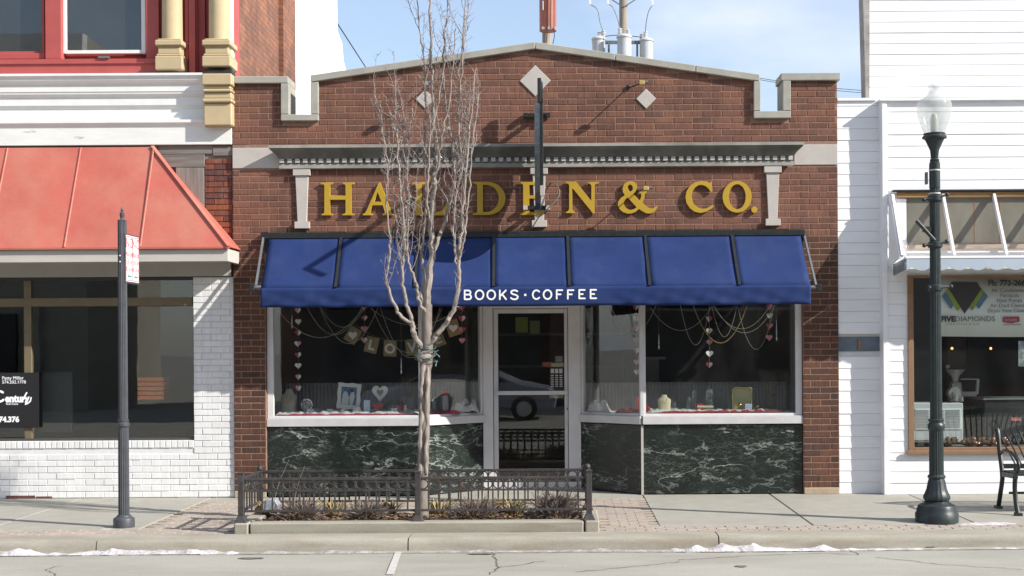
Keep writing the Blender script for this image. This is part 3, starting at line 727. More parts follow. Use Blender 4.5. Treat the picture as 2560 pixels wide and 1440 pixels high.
mb = MB(); c = LP(1193,273); mb.add([(c[0]+.0145*math.cos(rad(a)), -AP-.0038, c[1]+.0145*math.sin(rad(a))) for a in range(0,360,24)], [tuple(range(15))]); mb.build('letter', MT['white'], aw)
letter([(arc(1398,268,68,80,-42,-318,18),False)])
for x0 in (1768, 1972): letter([([(x0,186),(x0,342)],False), ([(x0,186),(x0+102,186)],False), ([(x0,262),(x0+72,262)],False)])
for x0, dy in ((2180,-2), (2388,-4)): letter([([(x0,186+dy),(x0,340+dy)],False), ([(x0,184+dy),(x0+100,184+dy)],False), ([(x0,260+dy),(x0+66,260+dy)],False), ([(x0,338+dy),(x0+102,338+dy)],False)])

# ---------------------------------------------------------------- gold letters on the frieze
YL = -.038
gold = empty('wall_lettering', (X(1345,540,YL), YL, Zp(1345,540,YL)), 'gold yellow serif letters HALDEN & CO. fixed to the brick frieze', 'sign')
def gl_letter(outs, dep=.024):
    filled('letter', [[P(*p, YL) for p in o] for o in outs], dep, (0, YL+dep, 0), (1,0,0), (0,0,1), MT['gold'], gold, .0015)
Z1 = lambda pts: [(1530+a/6.737, 440+b/6.737) for a, b in pts]
gl_letter([[(801.5,456.5),(832,456.5),(832,459),(826,461.5),(825,465),(825,489),(864,489),(864,465),(863,461.5),(857,459),(857,456.5),(886,456.5),(886,459),(879,461.5),(878,465),(878,529),(879,533),(885,535.5),(885,538),(856,538),(856,535.5),(863,533),(864,529),(864,499),(825,499),(825,529),(826,533),(832,535.5),(832,538),(804,538),(804,535.5),(810,533),(811,529),(811,465),(810,461.5),(801.5,459)]])
gl_letter([[(947,457),(951,457),(977,528),(979,533),(984,535.5),(984,538),(957,538),(957,535.5),(962,533.5),(962,529),(957,513),(931,513),(926,529),(926,533),(932,535.5),(932,538),(907,538),(907,535.5),(913,532),(917,525)],[(944,480),(935,504.5),(954,504.5)]])
gl_letter([[(1032,456.5),(1062,456.5),(1062,459),(1055,461.5),(1054,465),(1054,524),(1056,529),(1060,531),(1090,531),(1102,528),(1112,518),(1116,509),(1119,509),(1116,538),(1029,538),(1029,535.5),(1038,533),(1040,529),(1040,465),(1039,461.5),(1032,459)]])
gl_letter([[(1182,455),(1218,455)]+arc(1220,496,43.5,41,-86,86,16)+[(1218,537),(1182,537),(1182,534.5),(1190,532.5),(1193,529),(1193,464),(1190,459.5),(1182,457.5)], [(1207,462)]+arc(1216,496,31,34,-86,86,14)+[(1207,530)]])
gl_letter([[(1299,455),(1356,455),(1358,474),(1355,474),(1350,465),(1342,462),(1323,462),(1323,489),(1336,489),(1341,486),(1343,480),(1346,480),(1346,505),(1343,505),(1341,499),(1336,496),(1323,496),(1323,530),(1345,530),(1353,526),(1358,516),(1361,516),(1358,537),(1300,537),(1300,534.5),(1306,532.5),(1308,529),(1308,463),(1306,459.5),(1299,457.5)]])
gl_letter([[(1415,454.5),(1440,454.5),(1478.5,503),(1478.5,465),(1476,460),(1470,457.5),(1470,455),(1497,455),(1497,457.5),(1489,460),(1486.5,465),(1486.5,534),(1483,534),(1430.5,469),(1430.5,522),(1432,527),(1437,529.5),(1437,532.5),(1415,532.5),(1415,529.5),(1421,527),(1423,522),(1423,463),(1421,459),(1415,457.5)]])
gl_letter([Z1([(310,88),(370,100),(410,140),(420,190),(400,250),(355,305),(470,415),(495,340),(490,300),(460,280),(455,268),(520,270),(580,262),(575,280),(555,300),(540,360),(510,450),(560,500),(620,540),(670,550),(710,535),(735,515),(765,520),(740,570),(700,615),(640,632),(570,625),(500,585),(455,555),(400,600),(330,630),(260,632),(190,610),(130,560),(98,490),(105,430),(150,370),(215,325),(185,270),(178,210),(200,140),(250,100)]),
    Z1([(305,140),(340,160),(355,200),(345,240),(305,270),(275,230),(262,185),(280,150)]), Z1([(265,360),(415,525),(370,560),(300,575),(240,545),(205,500),(195,450),(210,410),(235,380)])])
gl_letter([Z1([(1680,95),(1650,120),(1600,95),(1500,85),(1400,105),(1310,170),(1255,260),(1238,355),(1255,450),(1310,540),(1390,600),(1490,622),(1590,600),(1680,545),(1712,510),(1680,498),(1600,545),(1520,555),(1440,530),(1385,480),(1350,420),(1340,340),(1355,260),(1400,190),(1460,152),(1520,148),(1580,170),(1630,215),(1660,262),(1682,270)])])
gl_letter([Z1(arc(2107,350,243,265,0,350,35)), Z1(arc(2110,348,143,212,0,348,30))])
gl_letter([Z1(arc(2397,567,50,52,0,340,16))])

# ---------------------------------------------------------------- projecting oval sign
bs = empty('projecting_sign', (X(1347,385,-.6), -.6, 3.2), 'dark oval projecting sign seen edge on, bracketed to the shop front', 'sign')
xs = X(1344,385,-.6); zc_, ya, zr, yr = 4.0, -.50, .62, .36
def oval(k): return [(ya+yr*k*math.cos(a), zc_+zr*k*math.sin(a)) for a in [2*math.pi*i/40 for i in range(40)]]
dk = M('sign_face_black', (.02,.025,.028), .35, .2, 8, .03, 40)
MB().prismx(oval(.955), xs-.02, xs+.02).build('sign_panel', dk, bs, bevel=.006)
rim = MB(); o1, o2 = oval(1), oval(.95); n = 40
for x0, x1 in ((xs-.03, xs+.03),):
    v = [(x0,y,z) for y,z in o1]+[(x1,y,z) for y,z in o1]+[(x0,y,z) for y,z in o2]+[(x1,y,z) for y,z in o2]; f = []
    for i in range(n):
        j = (i+1) % n; f += [(i,j,n+j,n+i),(2*n+i,3*n+i,3*n+j,2*n+j),(i,2*n+i,2*n+j,j),(n+i,n+j,3*n+j,3*n+i)]
    rim.add(v, f)
rim.build('rim', M('sign_rim_steel', (.11,.125,.135), .35, .2, 9, .04, 40, metal=.6), bs)
zt_, zb_ = Zp(1352,207,-.28), Zp(1352,462,-.28)
box('upright', MT['black'], bs, xs+.02, xs+.06, -.30, -.23, zb_, zt_, .004); box('cap_bolt', MT['greymetal'], bs, xs+.035, xs+.055, -.275, -.255, zt_, zt_+.025)
MB().bar((xs+.04,-.23,4.70),(xs+.04,-1.54,4.68),.04,.055).build('long_arm', MT['black'], bs, bevel=.004); MB().bar((xs+.04,-1.515,4.67),(xs+.04,-1.515,4.44),.04,.05).build('arm_drop', MT['black'], bs, bevel=.004)
for py in (288, 519):
    z = Zp(1340,py,-.05)
    box('wall_plate', MT['black'], bs, X(1310,py), X(1374,py), -.05, -.012, z-.025, z+.025, .004); MB().bar((xs+.01,-.03,z),(xs+.01,-.26,z),.04,.04).build('arm', MT['black'], bs)
    for px in (1314, 1370):
        MB().bar((X(px,py),-.085,z-.002),(X(px,py),-.012,z-.002),.05,.05).build('bracket_foot', MT['limeclean' if py == 519 else 'black'], bs)
z = Zp(1340,470,-.3); box('junction_box', MT['limeclean'], bs, xs+.02, xs+.075, -.30, -.24, z-.09, z+.03)
cb = tube_path([(X(1330,572), -.02, Zp(1330,572)), (X(1348,545), -.12, Zp(1348,545)), (X(1375,520), -.16, Zp(1375,520)), (X(1398,492), -.14, Zp(1398,492)), (X(1394,468), -.09, Zp(1394,468)), (X(1381,455), -.01, Zp(1381,455))])
MB().tube(cb, .007, 6).build('power_cable', M('grey_cable', (.20,.18,.16), .6, .1), bs, smooth=True)
# small sign floodlights on rods
for px, py, dx, lab in ((1606,207,-.16,'small yellow floodlight on a rod beside the right diamond stone'), (1616,471,-.10,'small yellow floodlight on a rod above the ampersand'), (1066,209,-.03,'small grey floodlight on a rod above the left diamond stone')):
    x0, z0 = P(px, py, -.30); e = empty('floodlight', (x0, -.02, z0), lab, 'floodlight', 'floodlights on the shop gable')
    MB().tube([(x0+dx, -.0, z0+.0), (x0, -.28, z0)], .008, 8).build('rod', MT['black'], e); MB().tube([(x0+dx,-.004,z0),(x0+dx,-.016,z0)], .03, 12).build('wall_rose', MT['black'], e)
    box('housing', M('lamp_body', (.52,.40,.12) if px > 1100 else (.3,.3,.28), .5, .1), e, x0-.04, x0+.025, -.33, -.27, z0-.025, z0+.025, .006)
    MB().tube([(x0+.025,-.30,z0+.004),(x0+.065,-.30,z0+.012)], .02, 10).build('lens', MT['greymetal'], e)

# ---------------------------------------------------------------- left: painted building
lx0, lx1 = -8.6, XL-.006
lb = empty('painted_building', (-6, .2, 0), 'two storey building with red window frames, cream columns and white painted brick ground floor', 'building')
YW = .03
pw0, wz1, wz0 = X(484,900,YW), Zp(300,694,YW), Zp(250,1102,YW)
box('wall', MT['whitemortar'], lb, pw0, lx1, YW+.008, .3, 0, wz1); box('wall', MT['whitemortar'], lb, lx0, pw0, YW+.008, .3, 0, wz0)
rl = .098
def ivl(z0, z1):
    if z1 <= wz0-rl+.004: return [(lx0, lx1)]
    return [(pw0, lx1)] if z1 < wz1 else []
rowsw = courses(ivl, .01, wz1, .1, .0755, .228, .008, .067)
lay(lb, rowsw, YW, MT['whitebrick'], 230, key=lambda r: (-(r[2] > .15), abs(r[0]-X(480,1100))*.7+abs(r[1]-.6)*.6), jit=.003, h=.067)
rme = brick_mesh(.058, rl-.012).mesh('brick', mats=[MT['whitebrick']], fix=False)
x = pw0-.034
while x > lx0+.05:
    o = inst('brick', rme, lb, (x, YW-.003+R.uniform(-.002,.002), wz0-rl/2+.004))
    x -= .069
# chipped lower bricks: a few red patches at the foot of the wall
for px0, px1, py0, py1 in ((15,88,1239,1248),(90,130,1241,1247)): pbox('bare_brick', MT['oldbrick'], lb, px0, px1, py0, py1, YW-.006, YW+.01, .002)
# window with tan frame
win = empty('shop_window', (-6, .08, wz0)); win.parent = lb; win.location = Vector(win.location)-wl(lb)
gy = .10
for a, b, c, d, dp_ in ((62,80,694,1102,.02),(-80,483,745,766,.03),):
    box('frame', MT['tan'], win, max(lx0,X(a,900,gy)), X(b,900,gy), gy-dp_, gy+.05, Zp((a+b)/2,d,gy), Zp((a+b)/2,c,gy), .003)
box('frame', M('dark_frame', (.05,.05,.048), .5, .1), win, lx0, pw0, gy-.03, gy+.05, wz1-.03, wz1+.01); box('frame', M('dark_sill', (.09,.085,.08), .5, .1), win, lx0, pw0-.002, gy-.04, gy+.05, wz0-.0, wz0+.03)
for a, b in ((-400,61.5),(80.5,483)):
    for c, d in ((700,744.5),(766.5,1094)):
        box('glass_pane', MT['glassdark'], win, max(lx0,X(a,900,gy))+.002, X(b,900,gy)-.002, gy+.01, gy+.016, Zp((max(a,0)+b)/2,d,gy), Zp((max(a,0)+b)/2,c,gy))
for nm, a in (('side_wall',(lx0-.2,lx0,.3,6,0,8.5)),('inner_wall',(lx1-.18,lx1-.06,.31,4,0,3)),('back_wall',(lx0,lx1-.2,4,4.2,0,3)),('floor',(lx0,lx1-.2,.16,4,.2,.25)),('ceiling',(lx0,lx1-.2,.12,4,2.75,2.8))): box(nm, MT['dark'], lb, *a)
box('bulkhead', MT['dark'], lb, lx0, pw0, .301, .4, 0, wz0)
# beige board band under the canopy
box('header_board', MT['soffit'], lb, lx0, X(577,670,0), .0, .2, wz1+.011, Zp(300,652,0), .003)
# patch of old brick and boards beside the canopy
pz0, pz1 = Zp(480,700), Zp(480,363)
box('wall', MT['oldmortar'], lb, lx0, lx1, .045, .3, wz1+.3, pz1)
lay(lb, courses(lambda a, b: [(X(511,480), lx1-.01)] if a > Zp(480,640) else [], Zp(480,640), Zp(480,392), 0, .0695, .215, .010, .059), .03, MT['oldbrick'], 60, key=lambda r: r[1], h=.059, jit=.004)
for a, b, c, d, mt in ((395,532,364,385,'greyboard'),(532,583,366,389,'greyboard'),(400,511,386,418,'greyboard'),(440,462,419,560,'greyboardv'),(462.5,484,419,560,'greyboardv'),(485,510,419,600,'greyboardv')):
    pbox('old_board', MT[mt], lb, a, b, c, d, .02+R.uniform(-.008,.008), .06, .003)
# white beam, cornice mouldings
pbm = box('beam', MT['peel'], lb, lx0, lx1, -.012, .2, Zp(300,362,-.03), Zp(300,318.5,-.03), .005)
zz = lambda v: Zp(250, v, -.1)
cp_ = [(.1,zz(184)),(-.26,zz(184)),(-.26,zz(190)),(-.235,zz(191)),(-.235,zz(195)),(-.21,zz(196)),(-.205,zz(201)),(-.18,zz(206)),(-.14,zz(211)),(-.13,zz(213)),(-.13,zz(227)),(-.115,zz(228)),(-.10,zz(234)),(-.075,zz(239)),(-.07,zz(241)),(-.07,zz(260)),(-.055,zz(263)),(-.04,zz(268)),(-.03,zz(270)),(-.03,zz(294)),(-.09,zz(298)),(-.09,zz(305)),(-.075,zz(307)),(-.04,zz(314)),(-.035,zz(318)),(.1,zz(318))]
cp = [(.2,zz(184)),(-.125,zz(184)),(-.125,zz(190)),(-.112,zz(191)),(-.112,zz(194)),(-.10,zz(195)),(-.098,zz(200)),(-.085,zz(205)),(-.062,zz(210)),(-.055,zz(211)),(-.055,zz(227)),(-.048,zz(228)),(-.045,zz(233)),(-.02,zz(239)),(-.012,zz(240)),(-.012,zz(260)),(-.006,zz(261)),(.012,zz(267)),(.018,zz(268)),(.018,zz(295)),(-.045,zz(298)),(-.045,zz(305)),(-.04,zz(306)),(-.012,zz(313)),(-.006,zz(318)),(.2,zz(318))]
MB().mould(cp, lx0, X(508,250,-.1)).build('cornice', MT['wpaint'], lb)
# pedestal and columns
xa, xb = X(505,250,-.15), X(580,250,-.15)
ped = MB()
for y0, y1, yf, e in ((184,213,-.165,0),(213,222,-.135,-.02),(222,230,-.155,-.005),(230,246,-.13,-.012),(246,256,-.155,0),(256,313,-.125,-.012)):
    ped.box(xa-e, xb+e, yf, .1, Zp(540,y1,-.15)+.0005, Zp(540,y0,-.15))
ped.build('pedestal', MT['cream'], lb, bevel=.012)
MB().box(xa+.02, xb-.01, -.13, .05, Zp(540,184,-.15), Zp(540,173,-.15)).build('broken_gap', MT['dark'], lb)
for cx, w, dep in ((431,26,.05), (549,27,.0)):
    x0 = X(cx,60,dep); b = MB(); s = FPX/(DIST+dep); sh = w/s
    col_ = MB().lathe((x0, dep, Zp(cx,105,dep)), [(sh*.98,0),(sh*.96,.3),(sh*.93,1.0),(sh*.88,2.2)], 28).build('column', MT['cream'], lb, smooth=True)
    zz2 = lambda v: Zp(cx, v, dep)
    for y0, y1, r in ((103,107,1.12),(107,121,1.30),(121,125,1.12),(125,141,1.08),(141,147,1.20),(147,181 if cx < 500 else 173,1.30)):
        b.box(x0-sh*r, x0+sh*r, dep-sh*r, .18, zz2(y1)+.0005, zz2(y0))
    b.build('column_base', MT['cream'], col_, bevel=.012)
# red upper storey
yr_ = .10; zf_ = Zp(250,183,yr_)
box('upper_wall', MT['redpaint'], lb, lx0, lx1, yr_+.08, .4, zf_-.3, 8.3)
def rp(a, b, c, d, yf, nm='red_panel', mt='redpaint', yb=.19): return pbox(nm, MT[mt], lb, a, b, c, d, yf, yb, .004)
rp(-260,395,160,184,.02); rp(-260,395,148,160,-.0); rp(112,152,-260,147.5,.02); rp(364,396,-260,147.5,.05); rp(396,462,-260,182,.12); rp(462,470,-260,182,.08); rp(471,487,-260,182,.03); rp(488,493,-260,182,.09); rp(494,512,-260,182,.13); rp(576,580,-260,182,.05)
for a, b in ((-250,-20),(-19,112)): rp(a, b, 133, 147.5, .06)
def sash(a, b, mtf, fw):
    w = empty('upper_window', (X((a+b)/2,60,.1), .1, Zp((a+b)/2,135,.1))); w.parent = lb; w.location = Vector(w.location)-wl(lb)
    fr = MB()
    for q in ((a,a+fw,-260,134),(b-fw,b,-260,134),(a+fw,b-fw,134-fw*.8,134)):
        ym, xm = (q[2]+q[3])/2, (q[0]+q[1])/2; fr.box(X(q[0],60,.09)+.0005, X(q[1],60,.09)-.0005, .09, .15, Zp(xm,q[3],.09), Zp(xm,q[2],.09))
    fr.build('frame', mtf, w, bevel=.003)
    pbox('glass_pane', MT['glassdark'], w, a+fw-1, b-fw+1, -260, 134-fw*.8, .125, .13)
    pbox('dark_room', MT['dark'], w, a+2, b-2, -260, 134, .1755, .178)
sash(153, 364, MT['wpaint'], 11); sash(-19, 111, MT['redpaint'], 7)
pbox('sash_lift', MT['greymetal'], lb, 245, 273, 140, 145, -.02, .0)
box('corner_strip', MT['wpaint'], lb, lx1-.02, lx1, .0, .12, Zp(583,188), 8.3)
# side walls running back from the street: brick, then white metal
def course_mat():
    m, t, b, Nn, Ln = newmat('orange_side_brick'); g = Nn.new('ShaderNodeNewGeometry'); sp = Nn.new('ShaderNodeSeparateXYZ'); cb_ = Nn.new('ShaderNodeCombineXYZ')
    Ln.new(g.outputs['Position'], sp.inputs[0]); Ln.new(sp.outputs['Y'], cb_.inputs['X']); Ln.new(sp.outputs['Z'], cb_.inputs['Y'])
    br = Nn.new('ShaderNodeTexBrick'); br.inputs['Scale'].default_value = 1; br.inputs['Brick Width'].default_value = .21; br.inputs['Row Height'].default_value = .072; br.inputs['Mortar Size'].default_value = .009; br.inputs['Mortar Smooth'].default_value = .3
    br.inputs['Color1'].default_value = (.30,.125,.070,1); br.inputs['Color2'].default_value = (.21,.095,.065,1); br.inputs['Mortar'].default_value = (.12,.085,.065,1); br.inputs['Bias'].default_value = -.1
    Ln.new(cb_.outputs[0], br.inputs['Vector'])
    n = noise_node(t, 2.4, 8, None, .65); r = ramp(t, n.outputs[0], [(.35,(.62,.62,.66)),(.62,(1.15,1.1,1.05)),(.8,(1.7,1.5,1.3))])
    Ln.new(mixc(t, 1, br.outputs[0], r.outputs[0], 'MULTIPLY'), b.inputs['Base Color']); b.inputs['Roughness'].default_value = .9
    bumpit(t, b, br.outputs['Fac'], -.6, .006); return m
om = course_mat()
box('side_wall', om, lb, lx1-.3, lx1-.001, .41, 2.6, 3.5, 9); box('side_wall', om, lb, lx1-.3, lx1+.065, 2.6, 3.42, 3.5, 9)
wm = empty('white_metal_building', (-4.2, 5, 3), 'white ribbed metal clad wall rising behind the left end of the brick gable', 'building')
box('wall', MT['siding'], wm, -4.6, lx1+.05, 3.43, 6.3, 3.2, 8.6)
y = 3.48
while y < 6.28:
    box('rib', MT['siding'], wm, lx1+.049, lx1+.075, y, y+.03, 3.2, 8.6); y += .31
box('rib', MT['alupaint'], wm, lx1+.049, lx1+.085, 4.62, 4.68, 3.2, 8.6)
a = [(-4.6,3.2),(X(862,200,6.4),3.2),(X(858,178,6.4),Zp(858,178,6.4)),(X(846,135,6.4),Zp(846,135,6.4)),(X(843,92,6.4),Zp(843,92,6.4)),(X(831,60,6.4),Zp(831,60,6.4)),(X(829,-60,6.4),Zp(829,-60,6.4)),(-4.6,8)]
MB().prism(a, 6.31, 6.9).build('end_wall', MT['siding'], wm)

# ---------------------------------------------------------------- red hipped canopy
CPY, CXR = -.54, -3.865
cn_ = empty('hipped_canopy', (-6, -.27, Zp(300,655,-.5)), 'red standing seam metal canopy with hipped end and pale fascia over the left shop', 'canopy')
zt2, zb2 = Zp(380,368), Zp(300,619,CPY); xt = X(381,368)
T0, T1, B0, B1, Wb = (lx0,.0,zt2), (xt,.0,zt2), (lx0,CPY,zb2), (CXR,CPY,zb2), (CXR,.03,zb2)
for nm, q in (('roof_slope',[B0,B1,T1,T0]),('hip_slope',[B1,Wb,T1])):
    mb = MB(); mb.add(q, [tuple(range(len(q)))]); o = mb.build(nm, MT['redmetal'], cn_, fix=False); s_ = o.modifiers.new('s','SOLIDIFY'); s_.thickness = .012; s_.offset = -1 if nm == 'x' else 0
def seam(a, b, r=.012): MB().tube([a, b], r, 6).build('standing_seam', MT['redmetal'], cn_)
for px in (-165, 20, 203, 386):
    x = X(px,372); seam((x, -.012 if px < 300 else -.03, zt2-.004 if px < 300 else zt2-.012), (x, CPY-.006, zb2+.008))
hv = Vector(B1)-Vector(T1)
MB().bar(Vector(T1)+Vector((.0,-.01,.012)), Vector(B1)+Vector((.0,-.008,.01)), .05, .02, (.5,-.6,.6)).build('hip_cap', MT['redmetal'], cn_, bevel=.004)
box('eave_edge', MT['redmetal'], cn_, lx0, CXR+.005, CPY-.008, CPY+.02, zb2-.018, zb2+.004)
zf2, zf3 = zb2-.019, Zp(300,655,-.5)
box('fascia', MT['fascia'], cn_, lx0, CXR-.02, -.51, -.47, zf3, zf2, .004); box('end_fascia', MT['fascia'], cn_, CXR-.055, CXR-.018, -.469, .0, zf3, zf2, .003)
box('soffit', MT['soffit'], cn_, lx0, CXR-.06, -.469, .0, zf3+.02, zf3+.04)
# ---------------------------------------------------------------- right: white sided building
YR, rx1 = -.10, 7.6
rb = empty('sided_building', (5.4, .2, 0), 'white clapboard building with brown framed shop window right of the brick shop', 'building')
def clap(parent, x0, x1, z0, z1, yf, pitch=.1363, skip=(), nm='siding_board'):
    me = MB().prismx([(-.008,0),(-.003,pitch-.002),(.03,pitch-.002),(.03,0)], x0, x1).mesh(nm, mats=[MT['siding']])
    z = z0
    while z < z1-.02:
        h = min(pitch, z1-z)
        if x1-x0 > 1.5 and h > pitch*.9:
            for q in range(R.choice((0,0,1))):
                xj = R.uniform(x0+.3, min(x1, 5.6)-.1); MB().prismx([(yf-.0095,z+.001),(yf-.0045,z+h-.003),(yf+.0,z+h-.003),(yf+.0,z+.001)], xj, xj+.0035).build('board_joint', MT['whitemortar'], parent)
        if not any(a < z+pitch/2 < b for a, b in skip):
            if h < pitch-.01: MB().prismx([(yf-.010,z),(yf-.003,z+h),(yf+.03,z+h),(yf+.03,z)], x0, x1).build(nm, MT['siding'], parent)
            else: inst(nm, me, parent, (0, yf+R.uniform(-.002,.001), z))
        z += pitch
sx0, sx1 = XR+.006, X(2201,700)
zt3 = Zp(2150,251)
zg1, zg0 = Zp(2150,848,.03), Zp(2150,874,.03)
clap(rb, sx0, sx1, .004, zt3, .03, zg1-zg0+.012, [(zg0-.02, zg1+.02)])
box('backing', MT['whitemortar'], rb, sx0, sx1, .061, .12, 0, zt3); box('slot_panel', M('blue_grey_slot', (.16,.20,.25), .6, .2, 9, .05, 40), rb, sx0, sx1, .05, .0605, zg0-.02, zg1+.03)
box('slot_batten', MT['brown'], rb, X(2147,860), X(2155,860), .035, .0495, zg0, zg1)
mx0 = X(2218,700,YR)
box('corner_board', MT['siding'], rb, sx1-.002, mx0-.001, YR-.03, .12, 0, Zp(2205,247,YR), .004)
wx0, wz1r, wz0r = X(2269,900,YR), Zp(2400,688,YR), Zp(2400,1130,YR)
zcan = Zp(2400,478,YR)
clap(rb, mx0, rx1, zcan, Zp(2400,247,YR), YR)
clap(rb, mx0, wx0, wz0r, zcan-.005, YR); clap(rb, mx0, rx1, .004, wz0r, YR)
box('backing', MT['siding'], rb, mx0, wx0, YR+.031, .12, 0, Zp(2400,247,YR)); box('backing', MT['siding'], rb, wx0, rx1, YR+.031, .12, 0, wz0r); box('backing', MT['siding'], rb, wx0, rx1, YR+.031, .12, wz1r, Zp(2400,247,YR))
MB().mould([(.2,Zp(2400,246,YR)),(YR-.05,Zp(2400,248,YR)),(YR-.05,Zp(2400,252,YR)),(.2,Zp(2400,250,YR))], sx1-.03, rx1).build('cap_flashing', MT['siding'], rb)
box('cap_flashing', MT['siding'], rb, sx0, sx1-.031, .0, .3, zt3, zt3+.03)
YU = .30
clap(rb, X(2172,150,YU), rx1, Zp(2300,250,YU)-.1, 8.2, YU, .1363*.97); box('backing', MT['siding'], rb, X(2172,150,YU), rx1, YU+.031, YU+.22, 4.4, 8.2)
MB().prism([P(2163,246,YU),P(2172.5,246,YU),P(2172.5,-200,YU),P(2151,-200,YU)], YU-.03, YU+.2).build('edge_board', M('grey_edge_board', (.42,.40,.37), .8, .2, 9, .3, 40, dirt=.4), rb)
# shop window
sw_ = empty('shop_window', (5.3, YR, wz0r)); sw_.parent = rb; sw_.location = Vector(sw_.location)-wl(rb)
fr = MB(); fw = 14/209
fr.box(wx0, wx0+fw, YR-.03, YR+.06, wz0r, wz1r); fr.box(wx0+fw, rx1, YR-.03, YR+.06, wz0r, wz0r+.055); fr.box(wx0+fw, rx1, YR-.03, YR+.06, wz1r-.03, wz1r)
fr.build('frame', MT['brown'], sw_, bevel=.004); box('sill', MT['brown'], sw_, wx0-.03, rx1, YR-.06, YR-.031, wz0r-.02, wz0r+.025, .004)
GY = YR+.03
box('glass_pane', MT['glass'], sw_, wx0+fw+.001, rx1, GY, GY+.007, wz0r+.056, wz1r-.031)
for nm, q in (('inner_wall',(wx0-.2,wx0-.0,.13,4,0,3)),('inner_wall',(rx1,rx1+.2,-.1,4,0,3)),('back_wall',(wx0,rx1,4,4.2,0,3)),('ceiling',(wx0,rx1,.13,4,2.85,2.9)),('floor',(wx0,rx1,.13,4,.3,.4))): box(nm, MT['dark'], rb, *q)
box('display_shelf', MT['greyboard'], rb, wx0+.01, rx1, -.055, .9, wz0r+.0, wz0r+.05)
# bare awning frame
af = empty('shop_awning', (5.6, -.4, Zp(2400,675,-.62)), 'bare wooden awning frame with scalloped pale blue valance on the white clapboard building', 'awning frame')
FY = -.62; zfa, zfb = Zp(2400,640,FY), Zp(2400,646,FY)
box('head_plate', MT['orangewood'], af, X(2240,486,YR), rx1, YR-.07, YR-.018, Zp(2400,494,YR), Zp(2400,481,YR), .004)
box('tar_paper', MT['black'], af, X(2228,480,YR), rx1, YR-.10, YR-.018, Zp(2400,480.5,YR), Zp(2400,476,YR))
box('fascia_panel', MT['dirtyglass'], af, X(2266,550,YR), rx1, YR-.028, YR-.018, Zp(2400,607,YR), Zp(2400,494.3,YR))
for i, px in enumerate((2436, 2500)): pbox('panel_joint', MT['brown'], af, px, px+3, 496, 606, YR-.031, YR-.0285)
pbox('torn_sheet', MT['siding'], af, 2241, 2266, 497, 600, YR-.03, YR-.018)
box('lower_plate', M('pale_raw_wood', (.45,.35,.27), .8, .25, 12, .3, 50, stretch=(.3,1,2), dirt=.4, dirtc=(.2,.16,.12), dscale=6), af, X(2266,615,YR), rx1, YR-.09, YR-.018, Zp(2400,624,YR), Zp(2400,613,YR), .004)
box('valance_top', MT['siding'], af, 3.955, rx1, FY-.015, FY+.06, zfb, zfa, .004)
vp = [(3.955, zfb-.001)]; z0 = Zp(2400,667,FY); pitch = 47/216.7; x = 3.955; z1_ = Zp(2400,676,FY)
bot = []; x = 3.955-pitch*.63
while x < rx1:
    for k in range(10):
        xx = x+pitch*k/10
        if 3.955 <= xx <= rx1: bot.append((xx, z0+(z1_-z0)*math.sin(math.pi*k/10)))
    x += pitch
poly = [(rx1, zfb-.001)]+[(3.955, zfb-.001)]+bot+[(rx1, z0)]
mb = MB()
for a, b in zip(bot, bot[1:]): mb.add([(a[0],FY,zfb-.001),(b[0],FY,zfb-.001),(b[0],FY,b[1]),(a[0],FY,a[1])], [(0,1,2,3)])
o = mb.build('scalloped_valance', MT['paleblue'], af); s_ = o.modifiers.new('s','SOLIDIFY'); s_.thickness = .018; s_.offset = 0
MB().add([(3.945,FY,zfb),(3.945,YR-.017,zfb-.03),(3.945,YR-.017,zfb-.165),(3.945,FY,z1_+.01)], [(0,1,2,3)]).build('valance_return', M('grey_blue_board', (.20,.225,.25), .6, .1), af).modifiers.new('s','SOLIDIFY').thickness = .016
box('soffit_board', MT['siding'], af, 3.96, rx1, FY+.062, YR-.02, zfb-.02, zfb-.002)
zr0 = Zp(2400,488,YR); 
for x in (3.93, 4.53, 5.135, 5.74, 6.35): MB().bar((x, YR-.06, zr0), (x, FY+.03, zfa+.005), .034, .05).build('rafter', MT['alupaint'] if x > 4 else MT['siding'], af, bevel=.003)
mb = MB(); n = 6                                                    # boarded cheek at the left end
ct = (YR-.02, zr0); cf = (FY+.02, zfa-.01); cbk = (YR-.02, zfa-.09)
for k in range(n):
    a0, a1 = k/n, (k+1)/n-.002
    def e(t): return (ct[0]+(cf[0]-ct[0])*t, ct[1]+(cf[1]-ct[1])*t)
    p0, p1 = e(a0), e(a1)
    MB().prismx([(YR-.017,ct[1]+(cbk[1]-ct[1])*a0),(p0[0],p0[1]),(p1[0],p1[1]),(YR-.017,ct[1]+(cbk[1]-ct[1])*a1)], 3.895, 3.91).build('cheek_board', MT['siding'], af)
# banner inside the window
by = GY+.03
bn = empty('shop_banner', (X(2560,760,by), by, Zp(2560,842,by)), 'white vinyl banner with black diamond logo hung inside the right shop window', 'banner')
bx0 = X(2343,760,by); bz1, bz0 = Zp(2450,684,by), Zp(2450,841,by)
mb = MB()
for i in range(41):
    x = bx0+(6.9-bx0)*i/40
    mb.v += [(x, by+.012*math.sin(x*4), bz1-.05*math.sin(math.pi*((x-bx0)/1.7 % 1))), (x, by+.02*math.sin(x*3+1), bz0+.01*math.sin(x*2))]
    if i: a = 2*i-2; mb.f.append((a,a+2,a+3,a+1))
bo = mb.build('sheet', M('banner_vinyl', (.92,.93,.92), .5, .02, 3, 0, k=1), bn, smooth=True); bo.modifiers.new('s','SOLIDIFY').thickness = .002
ty = by-.025
def T(s, px, py, hpx, col, al='LEFT', bold=0, st=1.0, par=None, y=None):
    yy = ty if y is None else y
    x, z = P(px, py, yy); return text('lettering', s, hpx*1.38/ (FPX/(DIST+yy)), (x, yy, z), col, par or bn, align=al, bold=bold, stretch=st)
